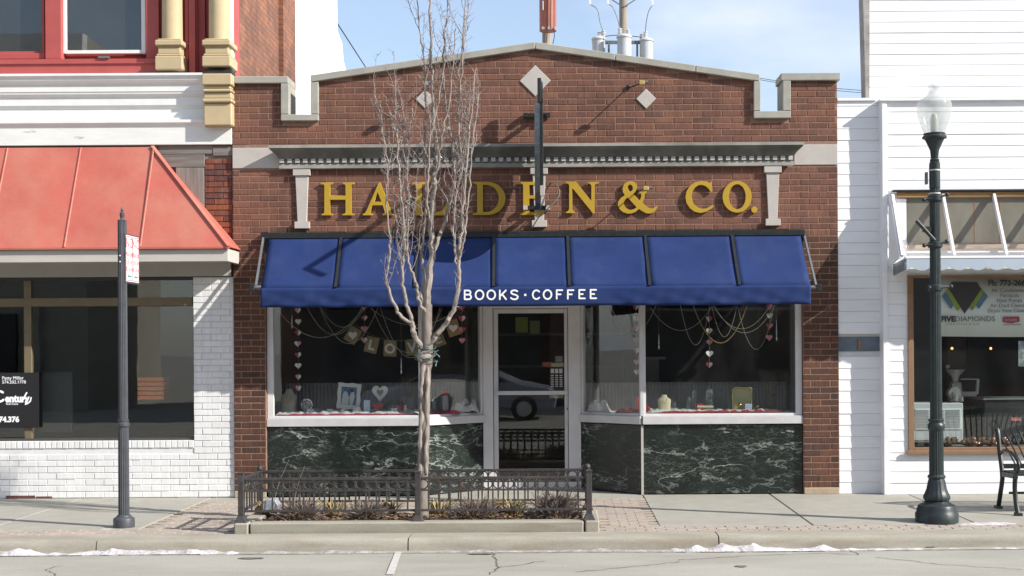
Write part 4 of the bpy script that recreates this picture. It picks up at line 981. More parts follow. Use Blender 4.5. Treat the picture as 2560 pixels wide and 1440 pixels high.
tk, tg = plain('print_black', (.035,.035,.04), .6), plain('print_grey', (.16,.16,.165), .6)
T('FIVE', 2352, 804, 13.5, tk, bold=.004, st=1.05); T('DIAMONDS', 2386.5, 803.7, 13.5, tg, st=1.04)
T('H E A T I N G  &  A I R', 2368, 813, 5, tg, st=1.2)
T('Ph: 773-266', 2470, 714, 14, tk, bold=.003, st=1.0)
for i, s in enumerate(('Air Conditioners', 'Furnaces', 'Heat Pumps', 'Air-Duct Cleaning', 'Dryer Vent Cleaning')): T(s, 2524, 730+i*12.6, 9.5, tg, 'CENTER')
DQ = lambda pts: [P(2240+a/3, 660+b/3, ty) for a, b in pts]
def dia(pts, colr, d): filled('logo_shape', [DQ(pts)], .001, (0, ty+d, 0), (1,0,0), (0,0,1), colr, bn)
gr, bl_ = plain('logo_green', (.28,.36,.06), .6), plain('logo_blue', (.10,.22,.36), .6)
dia([(346,240),(380,200),(432,310),(412,338)], bl_, .006); dia([(690,240),(652,195),(600,310),(624,338)], bl_, .006)
dia([(372,205),(398,178),(482,325),(460,352)], gr, .003); dia([(660,205),(640,175),(552,325),(574,352)], gr, .003)
dia([(418,134),(606,136),(640,188),(514,374),(392,180)], plain('logo_black', (.035,.033,.04), .6), 0)
rd = plain('badge_red', (.45,.045,.055), .5)
dia([(802,396),(924,394),(928,432),(864,446),(800,436)], rd, 0); T('bryant', 2512, 803, 8.5, bw, bold=.002, y=ty-.003); T('Heating & Cooling Systems', 2508, 813, 3, tk)
# things behind the right window
ac = empty('room_air_conditioner', (X(2340,1100,.1), .2, wz0r+.05), 'white room air conditioner with louvred grille behind the lamp post', 'air conditioner')
whm = M('appliance_white', (.62,.66,.67), .45, .04, 4, 0)
pbox('cabinet', whm, ac, 2278, 2408, 1008, 1106, .02, .45, .008); pbox('grille_frame', plain('grille_white', (.72,.74,.74), .5), ac, 2288, 2404, 1022, 1074, .008, .02, .004)
gm = MB()
for i in range(12):
    for a, b in ((2291,2322),(2326,2360),(2364,2400)): gm.box(X(a,1050,.005), X(b,1050,.005), .003, .0085, Zp(2340,1026.6+i*3.9,.005), Zp(2340,1024.6+i*3.9,.005))
gm.build('louvres', plain('louvre_grey', (.30,.32,.33), .5), ac)
pbox('foot_rail', MT['greymetal'], ac, 2284, 2330, 1100, 1104, -.02, .0)
gy2 = .35
gn = empty('meat_grinder', (X(2400,1000,gy2), gy2, Zp(2400,1005,gy2)), 'cast metal hand grinder with funnel hopper standing on the air conditioner', 'grinder')
gmt = M('cast_grey_metal', (.38,.39,.39), .4, .1, 12, .05, 60, metal=.5)
def gp(px, py): x, z = P(px, py, gy2); return x, z
x, z = gp(2388, 925); z2 = Zp(2388,940,gy2); z3 = Zp(2388,958,gy2)
MB().lathe((x, gy2, z2), [(.03,-.09),(.05,0),(.115,.075),(.12,.08),(.11,.078),(.04,.0),(.03,-.02)], 20).build('hopper', gmt, gn, smooth=True)
MB().prism([gp(2378,955),gp(2400,955),gp(2406,1005),gp(2372,1005)], gy2-.07, gy2+.07).build('body', gmt, gn, bevel=.015)
x, z = gp(2375, 982); MB().tube([(x,gy2-.2,z),(x,gy2-.17,z),(x,gy2-.07,z)], [.075,.08,.07], 20).build('barrel', gmt, gn, smooth=True); MB().tube([(x,gy2-.24,z-.01),(x,gy2-.2,z-.01)], .035, 14).build('outlet', gmt, gn)
MB().tube(tube_path([(x,gy2-.22,z),(x,gy2-.22,z-.09)],2), .03, 10).build('spout', gmt, gn)
MB().tube([(*[gp(2398,985)[0]],gy2,gp(2398,985)[1]),(gp(2440,985)[0],gy2,gp(2440,985)[1])], .035, 12).build('crank_shaft', gmt, gn); MB().tube([(gp(2442,985)[0],gy2,gp(2442,985)[1]),(gp(2445,948)[0],gy2,gp(2445,948)[1])], .022, 10).build('crank', gmt, gn); MB().tube([(gp(2402,948)[0],gy2,gp(2402,948)[1]),(gp(2446,948)[0],gy2,gp(2446,948)[1])], .008, 8).build('handle_rod', gmt, gn)
x, z = gp(2369,917); MB().ball((x,gy2,z), .03).build('knob', gmt, gn, smooth=True)
fu = empty('heating_unit', (X(2520,1100,.3), .4, wz0r+.05), 'black cabinet heating unit with slatted front and small red badge', 'heater')
bk = M('black_cabinet', (.03,.032,.034), .45, .2, 6, 0)
pbox('cabinet', bk, fu, 2462, 2620, 1000, 1104, .3, .8, .01); pbox('top', M('cabinet_top_grey', (.22,.24,.25), .5, .1), fu, 2458, 2624, 995, 1000, .28, .82, .004)
sm = MB()
for i in range(22): sm.box(X(2500+i*5,1080,.29), X(2502+i*5,1080,.29), .288, .2995, Zp(2520,1088,.29), Zp(2520,1062,.29))
sm.build('slats', M('slat_grey', (.12,.12,.12), .5, .1), fu)
pbox('badge', rd, fu, 2527, 2552, 1043, 1053, .292, .2995); T('bryant', 2529, 1051, 6.5, bw, par=fu, y=.291)
gar = empty('copper_garland', (X(2440,1110,0), .0, wz0r+.05), 'garland of copper coloured glass balls along the right window sill', 'garland')
cpm = M('copper_glass', (.32,.16,.09), .12, .3, 20, 0, metal=.8)
for i in range(26):
    px = 2364+i*6.2+R.uniform(-2,2); yy = R.uniform(-.02,.08); x = X(px,1100,yy)
    MB().ball((x, yy, wz0r+.05+R.uniform(.03,.10)), R.uniform(.025,.045), 10, 7).build('bauble', cpm, gar, smooth=True)
po = tag(pbox('notice_poster', M('poster_print', (.40,.44,.46), .6, .5, 14, 0), None, 2546, 2590, 852, 916, GY+.01, GY+.012), 'printed notice taped inside the far right window above the bench', 'poster')
for px, l in ((2380,'small glowing amber pendant left of its twin inside the right shop'),(2477,'small glowing amber pendant right of its twin inside the right shop')):
    x, z = P(px, 871, 2.5); e = empty('pendant_lamp', (x, 2.5, z), l, 'lamp', 'amber pendants in the right shop')
    MB().ball((x,2.5,z), .018, 8, 6).build('bulb', plain('amber_glow', (1,.42,.12), .5, 0, 2.2), e); MB().tube([(x,2.5,z+.018),(x,2.5,2.85)], .004, 5).build('cord', MT['black'], e)

# ---------------------------------------------------------------- street lamp
LX, LY = X(2342,1300,-2.45), -2.45
lz = lambda v: Zp(2340, v, LY)
lamp = empty('street_lamp', (LX, LY, 0), 'dark green fluted street lamp with frosted acorn globe', 'street lamp')
s_l = FPX/(DIST+LY); pr = lambda w: w/2/s_l
MB().lathe((LX,LY,0), [(pr(106),0),(pr(106),lz(1283)),(pr(100),lz(1279)),(pr(98),lz(1272)),(pr(90),lz(1262)),(pr(66),lz(1256)),(pr(58),lz(1252))], 32).build('base', MT['lamp'], lamp, smooth=True)
MB().lathe((LX,LY,0), [(pr(58),lz(1252)),(pr(66),lz(1247)),(pr(66),lz(1240)),(pr(58),lz(1232)),(pr(50),lz(1222)),(pr(43),lz(1204)),(pr(38),lz(1196)),(pr(44),lz(1194)),(pr(44),lz(1190)),(pr(37),lz(1186))], 64, 16, .05).build('fluted_base', MT['lamp'], lamp, smooth=True)
MB().lathe((LX,LY,0), [(pr(36),lz(1187)),(pr(35),lz(1074))], 80, 20, .07).build('lower_shaft', MT['lamp'], lamp, smooth=True)
MB().lathe((LX,LY,0), [(pr(36),lz(1076)),(pr(42),lz(1070)),(pr(42),lz(1062)),(pr(34),lz(1056)),(pr(39),lz(1052)),(pr(39),lz(1048)),(pr(31),lz(1046))], 28).build('collar', MT['lamp'], lamp, smooth=True)
MB().lathe((LX,LY,0), [(pr(30),lz(1047)),(pr(26),lz(560)),(pr(25),lz(405))], 80, 20, .07).build('shaft', MT['lamp'], lamp, smooth=True)
MB().lathe((LX,LY,0), [(pr(27),lz(470)),(pr(27),lz(409)),(pr(20),lz(406)),(pr(24),lz(400)),(pr(18),lz(396)),(pr(22),lz(376)),(pr(40),lz(356)),(pr(46),lz(350)),(pr(50),lz(347)),(pr(60),lz(346)),(pr(60),lz(342)),(pr(52),lz(338)),(pr(54),lz(334)),(pr(46),lz(333))], 28).build('fitter', MT['lamp'], lamp, smooth=True)
def globe_mat():
    m, t, b, Nn, Ln = newmat('frosted_globe'); b.inputs['Base Color'].default_value = (.62,.64,.63,1); b.inputs['Roughness'].default_value = .2
    tr = Nn.new('ShaderNodeBsdfTranslucent'); tr.inputs[0].default_value = (.66,.68,.67,1); ts = Nn.new('ShaderNodeBsdfTransparent'); ts.inputs[0].default_value = (.95,.96,.95,1)
    m1 = Nn.new('ShaderNodeMixShader'); m1.inputs[0].default_value = .5; m2 = Nn.new('ShaderNodeMixShader'); m2.inputs[0].default_value = .60
    Ln.new(b.outputs[0], m1.inputs[1]); Ln.new(tr.outputs[0], m1.inputs[2]); Ln.new(m1.outputs[0], m2.inputs[1]); Ln.new(ts.outputs[0], m2.inputs[2]); Ln.new(m2.outputs[0], Nn['Material Output'].inputs[0]); return m
gp_ = [(48,336),(56,325),(68,310),(80,292),(86,276),(85,262),(78,252),(68,248),(50,246),(40,240),(30,232),(24,226),(28,222),(31,217),(26,212),(10,210)]
MB().lathe((LX,LY,0), [(pr(w),lz(v)) for w, v in gp_], 36).build('acorn_globe', globe_mat(), lamp, smooth=True)
MB().lathe((LX,LY,0), [(pr(18),lz(334)),(pr(20),lz(300)),(pr(12),lz(285))], 16).build('lamp_holder', plain('pale_holder', (.6,.6,.55), .4), lamp, smooth=True)
for py, w in ((426,29),(484,29)): MB().lathe((LX,LY,0), [(pr(w),lz(py+1.5)),(pr(w),lz(py-1.5))], 24).build('steel_band', MT['alu'], lamp)
for py, arms in ((496,((-30,4),(28,-8))),(612,((-30,2),(26,-8))),(720,((-18,0),(36,-3)))):
    c = MB(); c.lathe((LX,LY,0), [(pr(30),lz(py+8)),(pr(36),lz(py+5)),(pr(36),lz(py-5)),(pr(30),lz(py-8))], 20)
    for ax, ay in arms:
        e = Vector((LX+ax/s_l, LY-.04, lz(py+ay))); c.tube([(LX, LY-.06, lz(py)), e], .012, 8); c.ball(e, .022, 10, 7)
    c.build('banner_clamp', MT['lamp'], lamp, smooth=True)
MB().tube([(LX-.02, LY-.05, lz(602)), (LX-50/s_l, LY-.05, lz(552))], .019, 10).build('flag_holder', MT['lamp'], lamp)
MB().box(LX-pr(60), LX-pr(24), LY-.05, LY+.02, lz(580), lz(567)).build('holder_plate', MT['lamp'], lamp)
pbox('outlet_cover', MT['greymetal'], lamp, 2315, 2320, 430, 460, LY-.02, LY+.03)

# ---------------------------------------------------------------- sign post
SX, SY = X(304+6,1300,-2.48), -2.48
sp_ = empty('sign_post', (SX, SY, 0), 'charcoal fluted post carrying two red and white parking signs', 'sign post')
sz = lambda v: Zp(308, v, SY); s_s = FPX/(DIST+SY); ps = lambda w: w/2/s_s
MB().lathe((SX,SY,0), [(ps(52),0),(ps(52),sz(1298)),(ps(48),sz(1294)),(ps(36),sz(1291)),(ps(34),sz(1288)),(ps(26),sz(1286))], 28).build('base', MT['post'], sp_, smooth=True)
MB().lathe((SX,SY,0), [(ps(27),sz(1287)),(ps(26),sz(1066))], 72, 18, .10).build('lower_shaft', MT['post'], sp_, smooth=True)
MB().lathe((SX,SY,0), [(ps(25),sz(1068)),(ps(31),sz(1065)),(ps(31),sz(1058)),(ps(24),sz(1055)),(ps(27),sz(1052)),(ps(27),sz(1049)),(ps(22),sz(1048))], 24).build('collar', MT['post'], sp_, smooth=True)
MB().lathe((SX,SY,0), [(ps(23),sz(1048)),(ps(22),sz(551))], 72, 18, .10).build('shaft', MT['post'], sp_, smooth=True)
MB().lathe((SX,SY,0), [(ps(22),sz(551)),(ps(10),sz(548)),(ps(8),sz(545)),(ps(12),sz(540)),(ps(12),sz(533)),(ps(5),sz(529)),(ps(8),sz(526)),(ps(3),sz(519))], 16).build('finial', MT['post'], sp_, smooth=True)
fx = X(312,640,-2.5)+.012; y0, y1, z0, z1 = SY-.02, SY+.36, Zp(312,703,-2.5), Zp(312,587,-2.5)
box('sign_backing', MT['post'], sp_, fx-.035, fx, y0-.012, y1+.012, z0-.02, z1+.015, .004)
ym = (y0+y1)/2; wsg = plain('sign_white', (.80,.80,.80), .4); red = plain('sign_red', (.62,.13,.17), .5); grn = plain('sign_teal', (.02,.25,.28), .5)
for k, (a, b) in enumerate(((y0, ym-.006), (ym+.006, y1))):
    pl = box('sign_plate', wsg, sp_, fx+.001, fx+.004, a, b, z0, z1)
    bd = MB(); t = .008; i = .008
    for q in ((a+i,b-i,z1-i-t,z1-i),(a+i,b-i,z0+i,z0+i+t),(a+i,a+i+t,z0+i+t,z1-i-t),(b-i-t,b-i,z0+i+t,z1-i-t)): bd.box(fx+.0042, fx+.0052, *q)
    bd.build('border', red, pl); U, V = (0,1,0), (0,0,1); c = (a+b)/2
    for s, zz_, h, st in (('NO',.80,.105,1.0),('PARKING',.60,.05,.8),('2:00 AM',.44,.045,.8),('TO 6:00 AM',.29,.04,.72)): text('lettering', s, h*1.38, (fx+.0045, c, z0+(z1-z0)*zz_-.03), red, pl, U, V, .001, 'CENTER', 0, st)
    MB().add([(fx+.0048, c+u, z0+.055+w) for u, w in ((-.06,0),(-.03,.02),(-.03,.008),(.06,.008),(.06,-.008),(-.03,-.008),(-.03,-.02))], [tuple(range(7))]).build('arrow', grn, pl)
for v in (640, 655): MB().ball((SX-.01, SY-.045, sz(v)), .009, 8, 6).build('bolt', MT['alu'], sp_)

# ---------------------------------------------------------------- bench
BX = X(2503,1200,-1.6); bn0 = -1.75
bench = empty('bench', (BX+.9, bn0, 0), 'black metal bench with arched slatted back at the right edge', 'bench')
def by_(px, py, Y): x, z = P(px, py, Y); return Vector((x, Y, z))
def end_frame(x, nm='end_frame'):
    m = MB(); r = .02
    m.tube(tube_path([(x,-1.42,.02),(x,-1.47,.14),(x,-1.55,.34),(x,-1.53,.45),(x,-1.47,.62),(x,-1.42,.80),(x,-1.39,.86)]), [.026]*25, 8)
    m.tube(tube_path([(x,-2.02,.015),(x,-1.96,.14),(x,-1.93,.28),(x,-1.95,.40)]), .026, 8)
    m.tube(tube_path([(x,-1.48,.60),(x,-1.62,.645),(x,-1.82,.64),(x,-1.98,.60),(x,-2.05,.53),(x,-2.02,.46),(x,-1.96,.46),(x,-1.95,.51)]), .019, 8)
    m.bar((x,-1.52,.385),(x,-1.98,.405),.035,.05); m.box(x-.03,x+.03,-1.47,-1.36,0,.03); m.box(x-.03,x+.03,-2.08,-1.98,0,.03)
    return m.build(nm, MT['black'], bench, smooth=True)
end_frame(BX+.03); end_frame(BX+1.75)
for k in range(7): MB().box(BX+.04, BX+1.74, -1.95+k*.062, -1.905+k*.062, .405, .43).build('seat_slat', MT['black'], bench, bevel=.006)
back = lambda z: -1.535+(z-.45)*.38
MB().bar((BX+.04,back(.47),.47),(BX+1.74,back(.47),.47),.03,.05).build('back_rail', MT['black'], bench); MB().bar((BX+.05,-1.7,.2),(BX+1.74,-1.7,.2),.025,.025).build('stretcher', MT['black'], bench)
arcz = lambda t: .80+.14*math.sin(math.pi*t)
ar = [(BX+.03+1.72*k/24, back(arcz(k/24)), arcz(k/24)) for k in range(25)]
m = MB()
for a, b in zip(ar, ar[1:]): m.bar(a, b, .03, .075)
m.build('arched_top_rail', MT['black'], bench, bevel=.004)
for k in range(24):
    t = (k+.5)/24; lean = (.5-t)*.16*(-1 if t > .5 else -1)
    x = BX+.06+1.66*t; zt_ = arcz(t)-.02
    MB().bar((x-lean*.6+.04*(1 if t < .5 else -1), back(.49), .49), (x+lean*.5, back(zt_), zt_), .016, .012).build('back_slat', MT['black'], bench)
for t in (.11, .5, .89):
    x = BX+.06+1.66*t; MB().ring((x, back(.76), .74), .05, .008, 'Y', 16, 6).build('ornament', MT['black'], bench)
# ---------------------------------------------------------------- planter and its fence
PX0, PX1, PYF, PYB, PZ = -3.20, .345, -3.0, -2.06, .105
pl_ = empty('planter_bed', (-1.4, -2.5, 0), 'low concrete edged planting bed by the kerb around the bare tree', 'planter')
x1_, x2_ = X(622,1318,PYF), X(1461,1318,PYF)
def pk(nm, *a): box(nm, MT['kerb'], pl_, *a, .014)
pk('edge_stone', x1_+.006, x2_-.006, PYF, PYF+.17, -.03, PZ); pk('edge_stone', PX0, x1_-.006, PYF-.003, PYF+.24, -.03, PZ-.003); pk('edge_stone', x2_+.006, PX1, PYF-.002, PYF+.24, -.03, PZ+.002)
pk('edge_stone', PX0, PX0+.17, PYF+.25, PYB, -.03, PZ-.002); pk('edge_stone', PX1-.17, PX1, PYF+.25, PYB, -.03, PZ); pk('edge_stone', PX0+.176, PX1-.176, PYB-.15, PYB, -.03, PZ)
mb = MB(); nx, ny = 90, 20
for j in range(ny+1):
    for i in range(nx+1):
        x, y = PX0+.1+(PX1-PX0-.2)*i/nx, PYF+.1+(PYB-PYF-.2)*j/ny
        mb.v.append((x, y, .075+.03*noise.noise((x*3,y*3,1))+.02*noise.noise((x*14,y*14,5))))
for j in range(ny):
    for i in range(nx): a = j*(nx+1)+i; mb.f.append((a,a+1,a+nx+2,a+nx+1))
mb.build('soil', MT['soil'], pl_, smooth=True)
lf = MB()
for i in range(2600):
    x, y = R.uniform(PX0+.2, PX1-.2), R.uniform(PYF+.18, PYB-.17); z = .085+.03*noise.noise((x*3,y*3,1))+R.uniform(0,.02)
    a = R.uniform(0,6.28); s = R.uniform(.012,.034); t = Vector((math.cos(a), math.sin(a), R.uniform(-.3,.5)))*s; n = Vector((-math.sin(a), math.cos(a), R.uniform(-.5,.5)))*s*.45; c = Vector((x,y,z))
    lf.add([c-t, c+n, c+t, c-n], [(0,1,2),(0,2,3)])
leafm = brick_mat('leaf_litter', [(.22,.13,.07),(.30,.20,.11),(.16,.09,.06),(.36,.26,.15),(.12,.07,.05)], 20)
tag(lf.build('leaf_litter', leafm, fix=False, kind='stuff'), 'brown leaf litter scattered over the planting bed', 'leaf litter')

fe = empty('planter_fence', (-1.4, -2.5, PZ), 'low dark bronze fence with a row of rings around the planting bed', 'fence')
FXs = [X(603,1290,-2.92), X(1045,1290,-2.92), X(1473,1290,-2.92)]; FY0, FY1 = -2.91, -2.14
FT = .60
def post(x, y, h=FT, ball=False):
    m = MB(); m.box(x-.028, x+.028, y-.028, y+.028, PZ, h); m.prismz([(x-.034,y-.034),(x+.034,y-.034),(x+.034,y+.034),(x-.034,y+.034)], h, h+.012)
    b = len(m.v); m.add([(x-.06,y-.06,PZ),(x+.06,y-.06,PZ),(x+.06,y+.06,PZ),(x-.06,y+.06,PZ),(x-.03,y-.03,PZ+.06),(x+.03,y-.03,PZ+.06),(x+.03,y+.03,PZ+.06),(x-.03,y+.03,PZ+.06)], [(0,1,5,4),(1,2,6,5),(2,3,7,6),(3,0,4,7)])
    p = m.build('post', MT['fence'], fe, bevel=.004)
    if ball: MB().ball((x,y,h+.036), .032, 14, 9).build('post_cap', MT['fence'], p, smooth=True)
for x in FXs: post(x, FY0, .575)
for x in (FXs[0], FXs[2]): post(x, FY1, .515, True)
ZR = (.208, .405, .520)
pme_ = MB().box(-.0075,.0075,-.0075,.0075,ZR[0]+.008,ZR[2]-.008).mesh('picket', mats=[MT['fence']]); rme_ = MB().ring((0,0,0), .046, .0065, 'Y', 18, 6).mesh('ring', mats=[MT['fence']], smooth=True)
def panel(a, b):
    a, b = Vector(a), Vector(b); d = (b-a).normalized(); l = (b-a).length
    for z, h in zip(ZR, (.022,.018,.026)): MB().bar(a+Vector((0,0,z))+d*.028, b+Vector((0,0,z))-d*.028, .024, h).build('rail', MT['fence'], fe, bevel=.002)
    n = max(2, round(l/.104)); st = l/n; ang = math.atan2(d.y, d.x)
    for k in range(n):
        c = a+d*st*(k+.5)
        if k < n-1: inst('picket', pme_, fe, a+d*st*(k+1), (0,0,ang))
        inst('ring', rme_, fe, (c.x, c.y, (ZR[1]+ZR[2])/2), (0,0,ang))
panel((FXs[0],FY0,0),(FXs[1],FY0,0)); panel((FXs[1],FY0,0),(FXs[2],FY0,0)); panel((FXs[0],FY1,0),(FXs[2],FY1,0)); panel((FXs[0],FY0,0),(FXs[0],FY1,0)); panel((FXs[2],FY0,0),(FXs[2],FY1,0))
# small hooded garden light at the left end
gx, gy_ = G(690,1280,.1)
gl_ = empty('garden_light', (gx, -2.35, .08), 'pale grey hooded garden light behind the left end of the fence', 'garden light')
hood = MB(); pr_ = [(gx+.09*math.cos(a), .17+.10*math.sin(a)) for a in [math.pi*i/12 for i in range(13)]]; hood.prism(pr_+[(gx-.09,.13),(gx+.09,.13)][::1], -2.41, -2.27); hood.build('hood', M('pale_plastic', (.36,.39,.45), .5, .05), gl_, bevel=.012)
for dx in (-.06, .06): MB().tube([(gx+dx,-2.34,.06),(gx+dx,-2.34,.14)], .012, 8).build('stake', MT['alupaint'], gl_)

# dry plants
def stalks(mb, c, n, rx, hmin, hmax, w, droop, up=.9):
    for i in range(n):
        a = R.uniform(0,6.283); r = math.sqrt(R.random())*rx*.35; b = Vector((c[0]+r*math.cos(a), c[1]+r*math.sin(a)*.7, c[2])); h = R.uniform(hmin,hmax); o = R.uniform(.2,1)*rx
        dirv = Vector((math.cos(a), math.sin(a)*.7, 0)); side = Vector((-math.sin(a), math.cos(a), 0))*w*R.uniform(.6,1.2)
        pts = [b+dirv*o*t+Vector((0,0,h*(up*t-droop*t*t*1.0))) for t in (0,.35,.7,1)]
        v = []
        for k, p in enumerate(pts): s = side*(1-.28*k); v += [p-s, p+s]
        mb.add(v, [(0,1,3,2),(2,3,5,4),(4,5,7,6)])
dryt = brick_mat('dry_leaf', [(.34,.26,.12),(.40,.31,.155),(.27,.20,.085),(.22,.20,.075),(.44,.36,.21)], 20)
dryg = brick_mat('dry_stems', [(.19,.15,.13),(.25,.20,.175),(.15,.11,.09),(.31,.26,.23),(.12,.085,.07)], 20)
for i, (px, py, w, lab) in enumerate(((709,1266,.20,'tan dry daylily clump beside the garden light'),(838,1285,.22,'tan dry daylily clump in front of the leftmost grey mound'),(974,1283,.2,'tan dry daylily clump right of the second grey mound'),(1103,1280,.26,'splayed tan leaf clump just right of the tree trunk'),(1225,1283,.18,'small tan dry clump under the middle of the right fence panel'),(1288,1268,.24,'tallest tan dry leaf clump below the shop door'))):
    x, y = G(px, py, .09); y = min(max(y, -2.78), -2.3); m = MB(); stalks(m, (x,y,.085), 110, w*1.15, .18, .36, .0085, .72, 1.15)
    tag(m.build('dry_leaf_clump', dryt, fix=False), lab, 'plant', 'dry leaf clumps in the planting bed')
for i, (px, py, w, h, n, lab) in enumerate(((765,1285,.30,.19,900,'leftmost grey brown dead shrub mound in the planting bed'),(925,1285,.27,.16,800,'grey brown dead shrub mound left of the middle fence post'),(1190,1285,.28,.18,800,'grey brown dead shrub mound right of the tree trunk'),(1392,1287,.33,.26,1300,'largest grey dead shrub mound at the right end of the bed'))):
    x, y = G(px, py, .09); y = -2.52; m = MB()
    for k in range(n):
        a = R.uniform(0,6.283); e = R.uniform(.0,1.25); rr = R.uniform(.45,1.0); d = Vector((math.cos(a)*math.cos(e)*w, math.sin(a)*math.cos(e)*w*.65, math.sin(e)*h))
        p = Vector((x,y,.085))+d*rr*R.uniform(.5,1); q = p+d.normalized()*R.uniform(.03,.09)+Vector((R.uniform(-.03,.03),R.uniform(-.03,.03),R.uniform(-.01,.04))); s = (q-p).cross(Vector((R.uniform(-1,1),1,R.uniform(-1,1)))).normalized()*.0028
        m.add([p-s,p+s,q+s*.6,q-s*.6], [(0,1,2,3)])
    stalks(m, (x,y,.08), 40, w*1.1, h*.7, h*1.25, .002, .25, 1.0)
    tag(m.build('dead_shrub', dryg, fix=False), lab, 'shrub', 'dead shrubs in the planting bed')
for px, py, tx_, ty_, lab in ((709,1255,722,1150,'thin bent dry stalk standing above the left fence panel'),(750,1262,762,1165,'shorter thin dry stalk beside the bent one')):
    x, y = G(px, py+20, .09); a = (x,-2.45,.08); b = (X(tx_,ty_,-2.45),-2.45,Zp(tx_,ty_,-2.45)); mid = ((a[0]*.5+b[0]*.5)-.03,-2.46,(a[2]+b[2])/2)
    tag(MB().tube(tube_path([a,mid,b],5), [.0034]*6+[.002]*5, 5).build('dry_stalk', MT['twig']), lab, 'stalk')

# ---------------------------------------------------------------- the bare tree
TY = -2.5
tree = empty('bare_tree', (X(1056,1290,TY), TY, .08), 'slender leafless street tree with many upright branches in front of the shop', 'tree')
def tp(px, py, dy=0.0): Y = TY+dy; x, z = P(px, py, Y); return Vector((x, Y, z))
tr = tube_path([tp(1054,1300),tp(1055,1240),tp(1057,1170),tp(1060,1080),tp(1061,1000),tp(1063,940),tp(1066,890),tp(1068,850),tp(1067,800),tp(1069,760)], 4)
k = 1/FPX*(DIST+TY); rr = []
for i in range(len(tr)):
    f = i/(len(tr)-1); w = 28+(1.2*math.sin(i*1.7)) if f < .6 else 33-8*(f-.6)/.4*1.2
    if f < .06: w = 36
    rr.append(w/2*k)
mb = MB(); mb.tube(tr, rr, 16)
for (px, _y) in ():
    pass
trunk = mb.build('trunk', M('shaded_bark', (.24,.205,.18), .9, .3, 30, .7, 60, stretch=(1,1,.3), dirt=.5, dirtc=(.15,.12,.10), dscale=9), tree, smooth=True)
# two ropy seams of bark on the lower trunk
for off, ph in ((-9, 0.0), (9, 1.9)):
    pts = []; rs = []
    for i in range(34):
        t = i/33; py = 1185-(1185-895)*t; cx = 1057+(1063-1057)*t+off*.85*(1-.35*t**3)+1.3*math.sin(t*15+ph)+.9*math.sin(t*41+ph)
        pts.append(tp(cx, py, -.052+.012*math.sin(t*13+ph))); rs.append((4.8+1.2*math.sin(t*29+ph*2)+1.0*math.sin(t*57))*k)
    MB().tube(pts, rs, 9).build('bark_ridge', MT['bark'], trunk, smooth=True)
mb = MB(); mb.ball(tp(1060,893,-.05), 15*k, 12, 8, (1.2,.8,1.0)); mb.build('burl', MT['bark'], trunk, smooth=True)
LIMBS = [
 ([(1069,765,0),(1072,700,0),(1079,640,.02),(1077,560,.03),(1084,480,.02),(1085,440,.03),(1092,395,.05),(1086,310,.05),(1080,210,.02),(1078,130,0),(1076,50,-.03),(1073,-60,-.03),(1072,-130,0)], 13, 2.2),
 ([(1074,862,0),(1092,838,-.03),(1115,808,-.06),(1136,765,-.08),(1148,700,-.06),(1147,645,-.05),(1153,580,-.03),(1160,500,-.02),(1166,410,0),(1172,330,.02),(1182,250,.04),(1190,170,.05)], 10, 2.0),
 ([(1058,872,-.02),(1042,850,-.06),(1034,822,-.1),(1028,805,-.1)], 10, 8),
 ([(1029,808,-.1),(1004,792,-.12),(985,760,-.14),(972,725,-.15),(967,680,-.15),(975,625,-.12),(972,570,-.1),(965,500,-.1),(970,420,-.08),(958,330,-.06),(950,250,-.06)], 6.5, 1.6),
 ([(1030,808,-.1),(1020,770,-.1),(1010,730,-.09),(1006,680,-.1),(1011,620,-.1),(1008,545,-.12),(1000,460,-.1),(996,380,-.08),(990,290,-.06),(988,200,-.04)], 7, 1.6),
 ([(1064,780,-.03),(1050,760,-.08),(1043,725,-.1),(1034,690,-.12),(1022,655,-.1),(1017,600,-.08),(1022,520,-.06),(1018,440,-.04),(1022,350,-.02),(1030,270,0)], 6.5, 1.6),
 ([(1060,778,.02),(1052,750,.08),(1060,700,.12),(1056,640,.14),(1062,560,.13),(1066,470,.12),(1060,380,.1),(1064,290,.08),(1062,170,.06),(1050,90,.04),(1042,0,.02),(1038,-70,0)], 6, 1.4),
 ([(1078,650,.02),(1095,598,.05),(1112,560,.07),(1121,510,.08),(1136,455,.08),(1132,400,.1),(1126,330,.1),(1112,235,.08),(1108,140,.06),(1116,60,.05),(1122,-40,.05)], 7.5, 1.6),
 ([(1121,515,.08),(1140,440,.05),(1150,380,.02),(1146,300,0),(1154,200,-.02),(1158,110,-.03),(1162,10,-.04),(1166,-60,-.04)], 5, 1.4),
 ([(1147,650,-.05),(1158,610,-.1),(1165,560,-.13),(1172,480,-.14),(1180,390,-.12),(1188,300,-.1),(1200,230,-.08)], 5, 1.4),
 ([(1079,560,.03),(1066,500,-.04),(1070,430,-.08),(1076,350,-.1),(1092,270,-.1),(1108,180,-.08),(1116,90,-.06)], 5, 1.3),
 ([(1085,445,.03),(1098,400,-.02),(1104,340,-.05),(1124,250,-.06),(1132,160,-.04),(1140,70,-.03)], 5, 1.3),
 ([(1007,690,-.1),(1000,640,.0),(992,570,.06),(986,490,.08),(978,400,.08),(972,320,.08)], 4.2, 1.3),
 ([(1148,700,-.06),(1140,640,.04),(1134,570,.1),(1142,480,.12),(1160,400,.12),(1168,320,.12),(1172,240,.1)], 4.2, 1.3),
]
twm = MB(); limbs = []; cap = 0
def grow(mb, p, d, L, r0, r1, n, wob, up):
    pts = [Vector(p)]; d = Vector(d).normalized()
    for i in range(n):
        d = (d+Vector((R.gauss(0,wob),R.gauss(0,wob*.8),R.gauss(0,wob*.5)))+Vector((0,0,up))).normalized(); pts.append(pts[-1]+d*L/n)
    rs = [r0+(r1-r0)*i/n for i in range(n+1)]; return pts, rs
